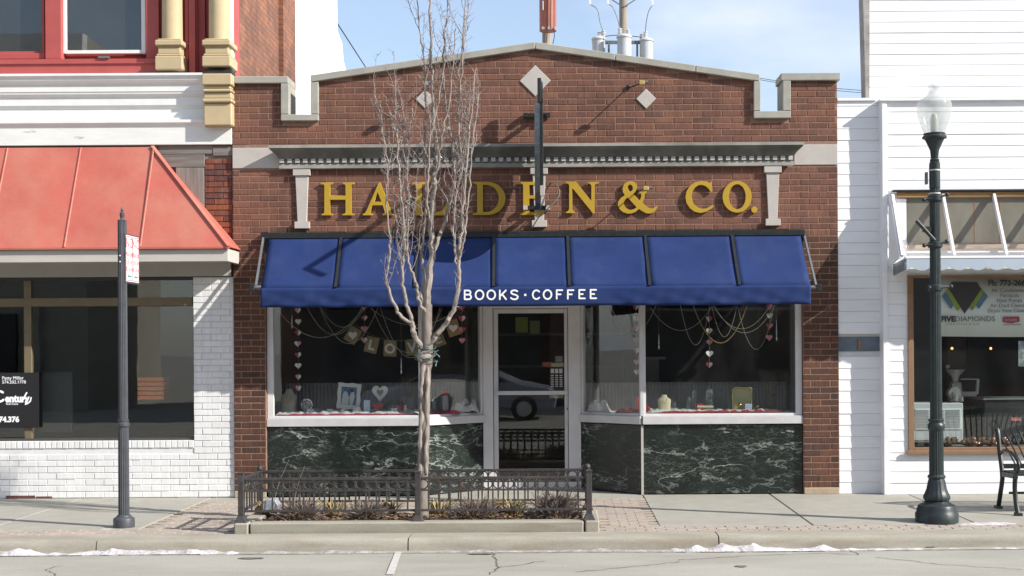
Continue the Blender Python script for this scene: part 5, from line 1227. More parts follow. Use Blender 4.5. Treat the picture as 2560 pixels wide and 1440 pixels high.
CX = X(1072,500,TY)
def twigs(pts, dens, lmin, lmax):
    side = 1
    for i in range(1, len(pts)-1):
        seg = pts[i+1]-pts[i]; m = max(0, int(seg.length/dens+R.random()))
        for q in range(m):
            p = pts[i]+seg*R.random(); a = R.uniform(0,6.283); o = Vector((math.cos(a), math.sin(a)*.8, R.uniform(.2,1.0))).normalized()
            tpnts, trs = grow(None, p, o, R.uniform(lmin,lmax), R.uniform(.0025,.0038), .0013, 3, .30, .14)
            twm.tube(tpnts, trs, 3, False)
            if R.random() < .3:
                t2, r2 = grow(None, tpnts[2], o+Vector((R.uniform(-1,1),R.uniform(-1,1),.4)), R.uniform(.02,.05), .0022, .0012, 2, .2, .1); twm.tube(t2, r2, 3, False)
shoots = []
for pts, w0, w1 in LIMBS:
    c = tube_path([tp(*q) for q in pts], 5); n = len(c)
    for i in range(1, n-1): c[i] += Vector((R.gauss(0,.006),R.gauss(0,.008),0))
    rs = [(w0+(w1-w0)*(i/(n-1))**.8)*k for i in range(n)]
    MB().tube(c, [r*.76 for r in rs], 8).build('branch', MT['bark'], tree, smooth=True)
    if w0 < 9.5 or len(pts) > 6:
        for i in range(int(n*.22), n-3):
            if R.random() < .34 and c[i].z < 5.2:
                o = Vector((R.uniform(-1,1), R.uniform(-1,.9), R.uniform(.9,1.9))); o.x += (CX-c[i].x)*.8
                L = R.uniform(.22,.85)
                sp2, sr2 = grow(None, c[i], o, L, R.uniform(.0034,.0056), .0015, 11, .17, .30)
                ok = [p for p in sp2 if abs(p.x-CX) < .60]
                if len(ok) < 5: sp2, sr2 = sp2[:5], sr2[:5]
                shoots.append((sp2, sr2))
    twigs(c[int(n*.3):], .10, .03, .12)
sm_ = MB()
for sp2, sr2 in shoots: sm_.tube(sp2, sr2, 5, False); twigs(sp2, .042, .025, .12)
sm_.build('shoots', MT['twig'], tree, smooth=True, kind='stuff', fix=False); twm.build('twigs', MT['twig'], tree, fix=False, kind='stuff')
# green wire string lights left on the tree
sl = empty('string_lights', (X(1060,890,TY), TY, Zp(1060,905,TY)), 'green wire string lights wound round the tree fork', 'string lights')
pts = []
for i in range(90):
    a = i*.42; py = 905-45*i/90; pts.append(tp(1064+26*math.cos(a)+R.uniform(-2,2), py+6*math.sin(a*1.3), math.sin(a)*.10))
MB().tube(pts, .0042, 5).build('wire', plain('green_wire', (.05,.09,.075), .5), sl)
bl2 = MB()
for p in pts[::4]: q = p+Vector((R.uniform(-.06,.06),R.uniform(-.05,.02),R.uniform(-.05,.05))); bl2.tube([p,(p+q)/2,q], [.003,.003,.006], 5)
for i in range(130):
    sp2 = R.choice(shoots)[0]; p = R.choice(sp2[:6])
    if p.z > 4.3: continue
    q = p+Vector((R.uniform(-.04,.04),R.uniform(-.05,.02),R.uniform(-.03,.03))); bl2.tube([p,q], [.003,.005], 5)
bl2.build('bulbs', plain('teal_bulb', (.20,.30,.30), .3), sl, kind='stuff')

# ---------------------------------------------------------------- snow along the kerb
def ridge(nm, x0, x1, yc, w, hmax, z0, mat, lab, seed, prof=None):
    mb = MB(); nx = int((x1-x0)/.022); ny = 12
    for i in range(nx+1):
        x = x0+(x1-x0)*i/nx; e = min(1, (x-x0)/.15, (x1-x)/.15); h0 = hmax*e*max(0,.18+.9*abs(noise.noise((x*1.7,seed,0)))+.40*noise.noise((x*7,seed,2)))
        for j in range(ny+1):
            t = j/ny; y = yc-w/2+w*t; s = math.sin(math.pi*t)**.7 if 0 < t < 1 else 0
            mb.v.append((x, y+.02*noise.noise((x*6,seed,9)), z0+max(0,h0*s*(1+.4*noise.noise((x*16,y*22,seed))))-.004))
    for i in range(nx):
        for j in range(ny): a = i*(ny+1)+j; mb.f.append((a,a+ny+1,a+ny+2,a+1))
    return tag(mb.build(nm, mat, smooth=True, kind='stuff'), lab, 'snow')
gx_ = lambda px: G(px,1365,ROAD_Z)[0]
yk = KERB_Y-.085
ridge('snow', gx_(-60), gx_(635), yk, .17, .078, ROAD_Z, MT['snow'], 'white snow ridge in the gutter at the left', 1.3)
ridge('snow', gx_(1640), gx_(2090), yk, .17, .07, ROAD_Z, MT['snow'], 'white snow ridge in the gutter right of the planting bed', 4.7)
ridge('snow', gx_(2080), gx_(2620), yk, .13, .035, ROAD_Z, MT['snow'], 'thin snow strip in the gutter below the street lamp', 8.1)
ridge('snow', gx_(640), gx_(1645), yk, .13, .032, ROAD_Z, MT['dirtysnow'], 'dirty gutter ice below the planting bed', 6.2)
ridge('snow', G(2400,1310)[0], G(2550,1310)[0], G(2470,1309)[1], .16, .03, .0, MT['snow'], 'small snow patch right of the street lamp base', 3.3)
ridge('snow', G(2258,1305)[0], G(2292,1305)[0], G(2280,1306)[1], .12, .05, .0, MT['snow'], 'icy lump left of the street lamp base', 2.3)
ridge('snow', G(1085,1265,.1)[0], G(1250,1265,.1)[0], -2.28, .16, .06, .08, MT['snow'], 'snow lying behind the fence right of the tree', 5.3)
ridge('snow', G(235,1322)[0], G(290,1322)[0], G(262,1322)[1], .06, .015, .0, MT['snow'], 'trace of snow left of the sign post base', 7.3)

# ---------------------------------------------------------------- utility poles behind the roof
UY = 24.5; us = FPX/(DIST+UY)
wood = M('grey_pole_wood', (.36,.31,.255), .85, .25, 6, .4, 30, stretch=(3,3,.2), dirt=.4, dirtc=(.22,.19,.16), dscale=2)
galv = M('galvanised_grey', (.58,.60,.61), .45, .06, 2, 0, dirt=.2, dirtc=(.4,.4,.4)); porc = plain('porcelain_grey', (.66,.67,.70), .3)
def up_(px, py, dy=0): x, z = P(px, py, UY+dy); return Vector((x, UY+dy, z))
def vcan(par, nm, px, w, y0, y1, mat, dy=0, lid=True):
    c0, c1 = up_(px, y1, dy), up_(px, y0, dy); r = w/2/us; h = c1.z-c0.z
    pr = [(r*.9,0),(r*.97,.02),(r,.06),(r,h-.05),(r*1.12,h-.04),(r*1.12,h),(r*.8,h+.06),(r*.3,h+.09)] if lid else [(r,0),(r,h)]
    return MB().lathe((c0.x, c0.y, c0.z), pr, 24).build(nm, mat, par, smooth=True)
def bush(par, px, y0, y1, dy=0):
    a, b = up_(px, y1, dy), up_(px, y0, dy); h = b.z-a.z; pr = []
    for i in range(5): pr += [(.035,h*i/5),(.075,h*(i+.3)/5),(.075,h*(i+.5)/5),(.03,h*(i+.8)/5)]
    MB().lathe(tuple(a), pr+[(.02,h)], 12).build('bushing', porc, par)
u1 = empty('utility_pole', tuple(Vector((up_(1367,200).x, UY, -.2))), 'wooden utility pole with salmon red regulator can above the gable peak', 'utility pole', 'utility poles behind the shop')
x = up_(1367,100).x; MB().lathe((x,UY,-.2), [(.17,0),(.135,14)], 16).build('pole', wood, u1, smooth=True)
can1 = vcan(u1, 'regulator_can', 1370, 42, -60, 78, M('salmon_red_paint', (.42,.135,.09), .55, .1, 3, 0, dirt=.3, dirtc=(.3,.1,.08)), -.45, False)
for px in (1358,1373,1389): MB().tube([up_(px,70,-.75), up_(px,70,-.66)], .045, 10).build('port', porc, can1)
for q in ([(1368,-20),(1368,70),(1366,105)],[(1378,-20),(1376,50),(1377,72)],[(1385,-20),(1385,72),(1386,90),(1382,110)]): MB().tube(tube_path([up_(a,b,-.8) for a,b in q]), .012, 5).build('lead', MT['black'], u1)
pbox('paint_streak', porc, u1, 1356, 1359, 2, 25, UY-.73, UY-.70)
u2 = empty('utility_pole', tuple(Vector((up_(1559,200).x, UY, -.2))), 'wooden utility pole with three pale transformer cans right of the gable peak', 'utility pole', 'utility poles behind the shop')
x = up_(1559,100).x; MB().lathe((x,UY,-.2), [(.17,0),(.125,14)], 16).build('pole', wood, u2, smooth=True)
for px, w, y0, dy, bs_ in ((1497,32,97,-.1,((1499,79),(1509,76))),(1561,35,92,-.5,((1550,70),(1570,74))),(1616,33,101,-.1,((1605,84),(1614,78)))):
    c = vcan(u2, 'transformer_can', px, w, y0, 165, galv, dy)
    for bp_, by1 in bs_: bush(u2, bp_, by1, y0-2, dy)
MB().bar(up_(1480,106,-.05), up_(1632,106,-.05), .06, .1).build('mounting_bar', MT['greymetal'], u2); 
for px in (1522, 1593): MB().bar(up_(px,104,-.1), up_(px,160,-.1), .06, .06).build('hanger', MT['greymetal'], u2)
MB().bar(up_(1440,-20,-.1), up_(1670,-22,-.1), .1, .12).build('crossarm', wood, u2)
for sx in (1500, 1618): MB().bar(up_(sx,-20,-.15), up_(1559,18,-.15), .03, .03).build('brace', MT['greymetal'], u2)
for px, py in ((1475,12),(1520,12),(1631,14)): MB().bar(up_(px-3,py-30,-.2), up_(px+1,py,-.2), .07, .07).build('fuse_cutout', porc, u2)
for q in ([(1478,12),(1494,25),(1500,55),(1508,78)],[(1523,11),(1533,20),(1545,50),(1549,72)],[(1629,16),(1621,30),(1615,60),(1614,80)]): MB().tube(tube_path([up_(a,b,-.2) for a,b in q]), .014, 5).build('jumper', MT['greymetal'], u2)
for q in ([(1512,91),(1545,88),(1605,93)],): MB().tube(tube_path([up_(a,b,-.3) for a,b in q]), .012, 5).build('tie_wire', MT['black'], u2)
def wire(nm, a, b, Ya, Yb, r, lab, sag=.0):
    p, q = Vector((X(*a,Ya), Ya, Zp(*a,Ya))), Vector((X(*b,Yb), Yb, Zp(*b,Yb))); pts = [p.lerp(q, t/12)-Vector((0,0,sag*math.sin(math.pi*t/12))) for t in range(13)]
    tag(MB().tube(pts, r, 5).build(nm, MT['black']), lab, 'wire')
wire('overhead_wire', (790,-24), (925,185), 6, 12, .012, 'single dark wire slanting across the sky left of the gable')
wire('overhead_wire', (1880,192), (2180,228), 20, 20, .008, 'upper of two thin wires crossing behind the right notch', .05); wire('overhead_wire', (1880,196), (2180,234), 20, 20, .008, 'lower of two thin wires crossing behind the right notch', .05)

# ---------------------------------------------------------------- window dressing of the brick shop
HB = [(16*math.sin(t)**3, 13*math.cos(t)-5*math.cos(2*t)-2*math.cos(3*t)-math.cos(4*t)) for t in [math.pi*i/12 for i in range(13)]]
hc = {'w': plain('paper_white', (.70,.66,.66), .8), 'p': plain('paper_pink', (.62,.25,.30), .8), 'r': plain('paper_red', (.45,.06,.09), .8)}
def heart(par, c, wd, ca, cb, fold=.5, turn=0.0):
    s = wd/32; mb = MB(); v = []; f = []
    R0 = [(a*s, b*s) for a, b in HB]
    for sgn in (1, -1):
        n0 = len(v); v += [(sgn*a*math.cos(turn)-(a*fold)*math.sin(turn)*0, -a*fold*math.cos(0)+sgn*a*math.sin(turn), b) for a, b in R0]; f.append(tuple(range(n0, n0+len(R0))))
    mb.add([(c[0]+a, c[1]+b, c[2]+d) for a, b, d in v], f); o = mb.build('heart', hc[ca], par, fix=False); o.data.materials.append(hc[cb]); o.data.polygons[1].material_index = 1
    return o
GYH = .16
def garland(px, ys, cols, lab, Y=GYH):
    x, z = P(px, ys[0], Y); e = empty('heart_garland', (x, Y, Zp(px, ys[-1], Y)), lab, 'garland', 'paper heart garlands in the display windows')
    MB().tube([(x, Y, ZH+.05), (x, Y, Zp(px, ys[-1]+6, Y))], .0018, 5).build('string', MT['twig'], e)
    for y, c in zip(ys, cols): heart(e, (x+R.uniform(-.004,.004), Y, Zp(px, y, Y)), R.uniform(.075,.09), c[0], c[1], .3, R.uniform(-.5,.5))
garland(745, [776,804,832,859,887,914,942,970], ['wp','ww','wr','pw','wr','ww','wp','wp'], 'longest paper heart garland hanging at the far left of the left window')
garland(911, [768,795,822,850], ['rw','wr','pp','wp'], 'paper heart garland left of the LOVE banner')
garland(1155, [768,796,824,851], ['rp','wr','rp','pp'], 'paper heart garland right of the tree trunk', .30)
garland(1590, [769,796,822,850,877,905,930], ['wr','pw','pp','rr','wr','pp','pw'], 'long paper heart garland beside the corner mullion', .22)
garland(1773, [797,827,856,884,912], ['rw','ww','pp','ww','wr'], 'paper heart garland at the middle of the right window')
garland(1923, [766,789,815,844], ['pr','ww','pr','pp'], 'short paper heart garland at the right of the right window')
bead = M('bead_silver', (.46,.43,.36), .35, .2, 40, 0, metal=.3)
def chain(p0, p1, low, lab, Y=.13, mat=None, r=.0042):
    a, b, m = (Vector((*[X(*q,Y)], Y, Zp(*q,Y))) for q in (p0, p1, low)); pts = []; n = 90
    # parabola through the three points
    for i in range(n+1):
        t = i/n; tm = max(.15, min(.85, (m.x-a.x)/((b.x-a.x) or 1))); base = a.lerp(b, t); dm = (a.lerp(b, tm).z-m.z)/(tm*(1-tm)); pts.append(base-Vector((0,0,dm*t*(1-t))))
    tag(MB().tube(pts, [r*(1 if i%2 else .55) for i in range(n+1)], 5, False).build('bead_chain', mat or bead, fix=False), lab, 'bead chain', 'bead chains swagged in the display windows')
for q in (((690,768),(910,768),(818,842),'pale bead chain swagged from the left jamb to the first short garland'),((766,765),(905,768),(830,836),'bead chain swag left of the LOVE banner, second from left'),((800,765),(912,768),(858,818),'bead chain swag left of the LOVE banner, shallowest of its group'),
          ((798,765),(945,768),(880,858),'bead chain swag hanging behind the kraft heart card'),((925,770),(1150,770),(1025,812),'broad shallow bead chain behind the LOVE banner'),((930,768),(1105,770),(1010,880),'deepest bead chain of the left window behind the letter O'),((950,765),(1100,770),(1040,890),'bead chain low beside the tree trunk'),
          ((1522,764),(1600,768),(1558,842),'inner pale bead chain in the splayed right window'),((1526,764),(1640,764),(1577,832),'outer pale bead chain in the splayed right window'),((1625,768),(1780,766),(1698,826),'dark thin bead chain left in the right window'),((1701,762),(1775,766),(1740,862),'bright deep bead chain left of the middle garland'),
          ((1780,766),(1842,764),(1808,841),'narrow bead chain right of the middle garland'),((1782,764),(1925,764),(1855,822),'wide bead chain from the middle to the right garland'),((1786,764),(1938,762),(1862,832),'second wide bead chain just below the first'),((1844,764),(1935,766),(1888,873),'deepest bead chain at the right of the right window')): chain(*q)
chain((1733,764), (1868,764), (1790,855), 'pink and gold bead necklace strand in the right window', .14, M('pink_gold_beads', (.45,.18,.14), .4, .6, 60, 0, c2=(.55,.42,.14)), .008)
# LOVE banner
kraft = M('kraft_card', (.34,.25,.135), .85, .1, 14, 0); bnr = empty('love_banner', (X(1010,860,.3), .3, Zp(1010,890,.3)), 'kraft card banner spelling LOVE between two heart cards in the left window', 'banner')
cw = plain('card_white', (.62,.60,.56), .8)
for ch, px, py, an in (('h',882,838,-32),('L',929,862,-14),('O',975,871,-2),('V',1030,868,6),('E',1094,847,22),('h',1133,820,18)):
    x, z = P(px, py, .3); an = rad(an); u = Vector((math.cos(an),0,math.sin(an))); v = Vector((-math.sin(an),0,math.cos(an))); c0 = Vector((x,.3,z))
    hw, hh = .078, .098
    cd = MB().add([c0-u*hw-v*hh, c0+u*hw-v*hh, c0+u*hw+v*hh, c0-u*hw+v*hh], [(0,1,2,3)]).build('card', kraft, bnr); cd.modifiers.new('s','SOLIDIFY').thickness = .003
    if ch == 'h':
        o = heart(cd, (x, .294, z), .11, 'w', 'w', 0.0); o.name = 'heart_print'
    else: text('letter', ch, .165, c0-v*.058-Vector((0,.005,0)), cw, cd, tuple(u), tuple(v), .001, 'CENTER', .006)
pts = tube_path([(X(872,800,.31),.31,Zp(872,800,.31)),(X(930,838,.31),.31,Zp(930,838,.31)),(X(1000,852,.31),.31,Zp(1000,852,.31)),(X(1080,832,.31),.31,Zp(1080,832,.31)),(X(1160,775,.31),.31,Zp(1160,775,.31))]); MB().tube(pts, .002, 5).build('string', MT['twig'], bnr)
# displayed goods
FLOOR = zs1+.03
def W(px, Y): return X(px, 1020, Y)
lace = M('white_lace', (.66,.64,.61), .9, .15, 40, .8, 60, bdist=.01); pinkc = M('pink_satin', (.55,.07,.14), .5, .1, 10, .2, 30); redc = M('red_satin', (.42,.025,.035), .5, .15, 10, .3, 30)
def cloth(nm, px0, px1, Y0, Y1, h, mat, lab, seed):
    x0, x1 = W(px0,Y0), W(px1,Y0); mb = MB(); nx, ny = max(8,int((x1-x0)/.03)), 10
    for i in range(nx+1):
        for j in range(ny+1):
            x, y = x0+(x1-x0)*i/nx, Y0+(Y1-Y0)*j/ny; e = min(1, i/2, (nx-i)/2)*min(1, j/1.0+.25, (ny-j)/1.0)
            mb.v.append((x, y, FLOOR+.002+h*e*(.5+.9*abs(noise.noise((x*7,y*7,seed)))+.5*noise.noise((x*19,y*19,seed)))))
    for i in range(nx):
        for j in range(ny): a = i*(ny+1)+j; mb.f.append((a,a+ny+1,a+ny+2,a+1))
    return tag(mb.build(nm, mat, smooth=True), lab, 'cloth')
cloth('display_cloth', 684, 1055, .125, .55, .055, lace, 'white lace cloth spread along the left window floor', 2); cloth('display_cloth', 690, 1050, .112, .122, .03, pinkc, 'pink satin hem at the front of the left window floor', 3)
cloth('display_cloth', 1076, 1150, .30, .6, .05, pinkc, 'pink cloth right of the tree trunk in the splayed left window', 4); cloth('lace_bundle', 1128, 1196, .46, .75, .13, lace, 'puffed white lace bundle at the inner end of the left window', 5)
cloth('lace_bundle', 1466, 1530, .50, .78, .14, lace, 'puffed white lace bundle at the inner end of the right window', 6); cloth('display_cloth', 1612, 1955, .16, .55, .045, lace, 'white lace cloth spread along the right window floor', 7); cloth('display_cloth', 1650, 1970, .112, .155, .04, redc, 'red satin cloth at the front of the right window floor', 8)
cloth('display_cloth', 1540, 1640, .3, .6, .05, redc, 'red cloth behind the corner mullion of the right window', 9)
bustm = M('bust_linen', (.42,.385,.33), .8, .08, 20, .1, 60); bustc = M('bust_cream', (.60,.54,.37), .7, .05, 9, 0)
def bust(px, Y, h, w, mat, lab):
    x = W(px,Y); z = FLOOR+.02; e = empty('necklace_bust', (x,Y,z), lab, 'display bust')
    mb = MB(); pr = [(-.5,0,.30),(-.46,.25,.33),(-.50,.55,.34),(-.52,.72,.28),(-.30,.82,.2),(-.22,.90,.2),(-.2,1.0,.2)]
    for sx, t, dpt in pr:
        for k in range(12): a = 2*math.pi*k/12; mb.v.append((x-sx*w*math.cos(a), Y+dpt*w*math.sin(a)*.6+.05*t, z+t*h))
    for i in range(len(pr)-1):
        for k in range(12): mb.f.append((i*12+k, i*12+(k+1)%12, (i+1)*12+(k+1)%12, (i+1)*12+k))
    mb.f.append(tuple((len(pr)-1)*12+k for k in range(12))); mb.build('torso', mat, e, smooth=True)
    MB().tube(tube_path([(x-.2*w,Y-.12*w,z+.85*h),(x-.1*w,Y-.26*w,z+.6*h),(x,Y-.27*w,z+.5*h),(x+.1*w,Y-.26*w,z+.6*h),(x+.2*w,Y-.12*w,z+.85*h)]), .003, 5).build('necklace', M('gold_chain', (.55,.40,.12), .3, .1, 9, 0, metal=.8), e)
bust(721, .30, .30, .19, bustm, 'grey linen necklace bust at the left end of the left window'); bust(1661, .24, .20, .16, bustc, 'cream necklace bust with gold chain in the right window')
def shape(par, nm, mat, pts, y0, y1, bev=.0): return MB().prism(pts, y0, y1).build(nm, mat, par, bevel=bev)
# big scalloped picture frame
Y = .34; e = empty('picture_frame', (W(872,Y),Y,FLOOR+.02), 'large white scalloped picture frame with blue wedding picture', 'picture frame'); fwm = plain('frame_white', (.66,.65,.62), .6)
c = P(872, 991, Y); q = []
for i in range(48):
    t = i/48*4; sd = int(t); f = t-sd; hw, hh = .142, .162; wv = 1+.035*math.sin(f*math.pi*4)
    p = [(-hw+2*hw*f,hh*wv),(hw*wv,hh-2*hh*f),(hw-2*hw*f,-hh*wv),(-hw*wv,-hh+2*hh*f)][sd]; a = rad(-4); q.append((c[0]+p[0]*math.cos(a)-p[1]*math.sin(a), c[1]+p[0]*math.sin(a)+p[1]*math.cos(a)))
shape(e, 'frame', fwm, q, Y, Y+.025, .004); a = rad(-4); rot = lambda u, v: (c[0]+u*math.cos(a)-v*math.sin(a), c[1]+u*math.sin(a)+v*math.cos(a))
shape(e, 'picture', M('blue_picture', (.12,.19,.33), .6, .5, 22, 0), [rot(-.095,-.105),(rot(.095,-.105)),rot(.095,.115),rot(-.095,.115)], Y-.003, Y-.0005)
shape(e, 'pale_figure', plain('figure_pale', (.50,.55,.58), .6), [rot(-.085,-.103),rot(.0,-.103),rot(.005,-.02),rot(-.02,.05),rot(-.045,.065),rot(-.075,.03)], Y-.005, Y-.0032); shape(e, 'pale_figure', plain('figure_light', (.56,.58,.58), .6), [rot(.02,-.103),rot(.05,-.103),rot(.075,.0),rot(.06,.06),rot(.03,.05),rot(.01,0)], Y-.006, Y-.0035); shape(e, 'dark_hair', plain('hair_dark', (.05,.05,.06), .6), [rot(.005,.07),rot(.04,.055),rot(.06,.08),rot(.04,.095),rot(.01,.09)], Y-.007, Y-.005)
Y = .36; e = empty('heart_picture', (W(950,Y),Y,FLOOR+.02), 'white heart shaped picture frame standing beside the scalloped frame', 'picture frame'); c = P(950, 981, Y)
def hpoly(c, s, sy=1.0): return [(c[0]+a*s, c[1]+b*s*sy) for a, b in HB]+[(c[0]-a*s, c[1]+b*s*sy) for a, b in reversed(HB[1:-1])]
shape(e, 'frame', fwm, hpoly(c, .0062, 1.15), Y, Y+.022, .004); shape(e, 'picture', M('sepia_picture', (.34,.25,.21), .6, .6, 30, 0), hpoly(c, .0027, 1.2), Y-.003, Y-.0005)
Y = .28; e = empty('round_frame', (W(767,Y),Y,FLOOR+.02), 'round silver clock frame beside the grey bust', 'clock'); c = P(767,1012,Y); sil = M('polished_silver', (.62,.63,.66), .2, .05, 9, 0, metal=.9)
MB().ring((c[0],Y,c[1]), .066, .013, 'Y', 28, 8).build('bezel', sil, e, smooth=True); MB().tube([(c[0],Y+.012,c[1]),(c[0],Y-.002,c[1])], .055, 24).build('dial', plain('dial_grey', (.25,.25,.27), .4), e); MB().ring((c[0],Y-.004,c[1]), .03, .006, 'Y', 20, 6).build('inner_ring', sil, e); MB().prism([(c[0]-.03,c[1]-.066),(c[0]-.045,FLOOR+.03),(c[0]+.045,FLOOR+.03),(c[0]+.03,c[1]-.066)], Y, Y+.02).build('foot', sil, e)
def item(nm, px, Y, prof, mat, lab, cat, cap=None, n=18, z=None):
    x = W(px,Y); z = FLOOR+.025 if z is None else z; e = empty(nm, (x,Y,z), lab, cat); MB().lathe((x,Y,z), prof, n).build('body', mat, e, smooth=True)
    if cap: MB().lathe((x,Y,z), cap[0], n).build('cap', cap[1], e, smooth=True)
    return e
clr = glass_mat('clear_glassware', (.9,.92,.92), .12); goldm = M('gold_metal', (.55,.38,.10), .25, .1, 9, 0, metal=.9)
item('bowl', 893, .24, [(.062,0),(.06,.02),(.035,.06),(.03,.07)], fwm, 'white upturned bowl in front of the scalloped frame', 'bowl')
item('candle', 1013, .28, [(.02,0),(.02,.085),(.008,.09)], fwm, 'white pillar candle left of the tree trunk', 'candle')
item('bottle', 1113, .42, [(.04,0),(.042,.02),(.042,.18),(.03,.2),(.03,.21)], M('ribbed_glass', (.42,.43,.43), .2, .3, 30, 0, stretch=(3,1,.1)), 'ribbed glass jar with red domed lid in the splayed left window', 'jar', ([(.044,.2),(.046,.22),(.03,.26),(.008,.275)], redc))
for px, Y, h, r, lab in ((1073,.52,.22,.035,'tall clear glass stopper bottle right of the trunk'),(1086,.55,.17,.045,'round clear glass jar beside the stopper bottle'),(1683,.4,.12,.05,'cut glass tumbler right of the cream bust'),(1722,.45,.17,.035,'clear glass tumbler in the middle of the right window'),(1735,.55,.26,.04,'tall clear glass vase in the middle of the right window'),(1773,.45,.30,.07,'large clear glass cloche under the middle garland'),(1592,.55,.14,.03,'small glass figurine beside the corner mullion')):
    item('glass_jar', px, Y, [(r*.8,0),(r,.02),(r,h*.8),(r*.7,h*.92),(r*.25,h*.94),(r*.3,h),(.005,h*1.02)], clr, lab, 'glass jar')
for px, Y, w, h, mat, lab in ((917,.22,.075,.15,plain('pale_blue_card', (.45,.52,.66), .6),'pale blue boxed card in front of the heart frame'),(776,.2,.085,.05,plain('pale_blue_box', (.44,.48,.58), .6),'small pale blue box in front of the round clock'),(824,.2,.07,.045,plain('pale_box', (.48,.50,.58), .6),'small pale box right of the dark boxes'),(796,.22,.05,.055,plain('dark_box', (.10,.095,.10), .5),'left one of two small dark boxes'),(812,.23,.05,.06,plain('dark_box_b', (.075,.07,.08), .5),'right one of two small dark boxes'),(857,.2,.05,.04,fwm,'tiny white box below the scalloped frame'),(985,.2,.07,.05,plain('white_blue_box', (.52,.55,.62), .6),'pale box left of the white candle'),
      (1751,.32,.09,.075,redc,'red gift box with white clasp in the right window'),(1871,.2,.085,.075,plain('pale_blue_card_b', (.40,.46,.60), .6),'pale blue card leaning on the brass tray'),(1597,.45,.06,.16,redc,'red box behind the corner mullion')):
    x = W(px,Y); b0 = tag(MB().box(x-w/2,x+w/2,Y,Y+.05,FLOOR+.03,FLOOR+.03+h).build('gift_box', mat, bevel=.004), lab, 'box')
for px, py, Y, s, lab in ((945,1016,.22,.0042,'red velvet heart pillow below the heart frame'),(1000,1019,.26,.0034,'smaller red heart pillow beside the candle'),(1610,1024,.22,.005,'bright red heart box beside the corner mullion'),(1652,1032,.18,.0022,'tiny red heart token at the foot of the cream bust')):
    tag(MB().prism(hpoly(P(px,py,Y), s, .8), Y, Y+.05).build('heart_pillow', redc, bevel=.012), lab, 'heart')
x, z = P(1763,1017,.26); tag(MB().tube([(x-.1,.26,z),(x+.1,.26,z-.004)], .017, 12).build('paper_roll', bustc), 'rolled cream paper lying before the red gift box', 'paper roll')
# brass tray
Y = .32; e = empty('brass_tray', (W(1856,Y),Y,FLOOR+.03), 'polished brass tray stood on edge in the right window', 'tray'); c = P(1856, 999, Y)
def rrect(w, h, r): return [(c[0]+sx*(w-r)+r*math.cos(rad(a)), c[1]+sy*(h-r)+r*math.sin(rad(a))) for sx, sy, a0 in ((1,1,0),(-1,1,90),(-1,-1,180),(1,-1,270)) for a in range(a0, a0+91, 30)]
brass = M('polished_brass', (.62,.52,.22), .22, .05, 9, .05, 30, metal=.9); shape(e, 'plate', M('brass_plate', (.50,.46,.26), .45, .06, 6, 0, metal=.5), rrect(.115,.148,.03), Y, Y+.008)
MB().tube([(a,Y-.004,b) for a, b in rrect(.115,.148,.03)], .011, 8, False, True).build('rolled_rim', brass, e, smooth=True)
for px, py, r, lab in ((1849,1013,.028,'gold ball ornament in front of the brass tray'),(1894,1016,.022,'small gold ball ornament right of the brass tray')): x, z = P(px,py,.24); tag(MB().ball((x,.24,z), r, 14, 10).build('gold_ball', goldm, smooth=True), lab, 'ornament')
# dry grasses
for px, Y, h, lab in ((1024,.55,.42,'tall dry reeds in a vase behind the tree trunk'),(1927,.55,.40,'dry grass in a brown vase at the right end of the right window')):
    x = W(px,Y); e = empty('dry_arrangement', (x,Y,FLOOR), lab, 'vase'); MB().lathe((x,Y,FLOOR+.01), [(.05,0),(.06,.06),(.045,.17),(.05,.2)], 16).build('vase', M('brown_vase', (.13,.10,.08), .5, .2), e, smooth=True); m = MB(); stalks(m, (x,Y,FLOOR+.18), 70, .16, h*.6, h, .002, .1, .9); m.build('grasses', M('dull_grass', (.26,.20,.11), .9, .2), e, fix=False)
# crystal drops
for px, y0, y1, lab in ((1647,836,874,'crystal drop left of the pink bead strand'),(1941,800,852,'crystal drop at the right jamb'),(730,790,822,'crystal drop left of the longest heart garland'),(1003,895,935,'crystal drop left of the trunk below the banner')):
    Y = .2; x, z1 = P(px, y0, Y); z0 = Zp(px, y1, Y); e = empty('crystal_drop', (x,Y,z0), lab, 'crystal', 'crystal drops in the display windows'); MB().tube([(x,Y,ZH),(x,Y,z1)], .0012, 4).build('thread', bead, e); MB().lathe((x,Y,z0), [(.002,0),(.011,.025),(.004,.06),(.008,.075),(.003,z1-z0)], 8).build('crystal', plain('crystal', (.7,.72,.75), .1), e)
# inside the shop, seen through the door
shf = empty('shelf_unit', (X(1340,850,2.6), 2.6, 0), 'dark shelf unit with glassware seen through the shop door', 'shelf')
for z in (1.05,1.5,1.95): box('shelf', M('shelf_wood', (.12,.10,.09), .6, .2), shf, -1.2, .9, 2.6, 2.95, z, z+.03)
for x in (-1.2, .87): box('upright', MT['dark'], shf, x, x+.03, 2.6, 2.95, 0, 2.3)
for px, py, w, h, mat, lab in ((1304,812,.16,.20,plain('lime_box', (.20,.23,.03), .6),'lime green box on the shelf inside the door'),(1337,818,.13,.17,plain('lime_box_b', (.14,.17,.04), .6),'smaller olive green box on the shelf inside the door')):
    x, z = P(px,py,1.4); tag(MB().box(x-w/2,x+w/2,1.4,1.5,z-h/2,z+h/2).build('green_box', mat), lab, 'box')
ctr = empty('display_counter', (X(1680,1000,2.0),2.0,0), 'pale topped counter inside the right window', 'counter'); xx, zz_ = P(1640,893,2.0)
box('top', M('counter_top', (.40,.38,.36), .5, .1), ctr, xx-.25, xx+.13, 2.0, 2.4, zz_-.03, zz_+.0); box('leg', M('counter_leg', (.25,.24,.23), .6, .1), ctr, xx-.12, xx+.04, 2.02, 2.3, .0, zz_-.031)

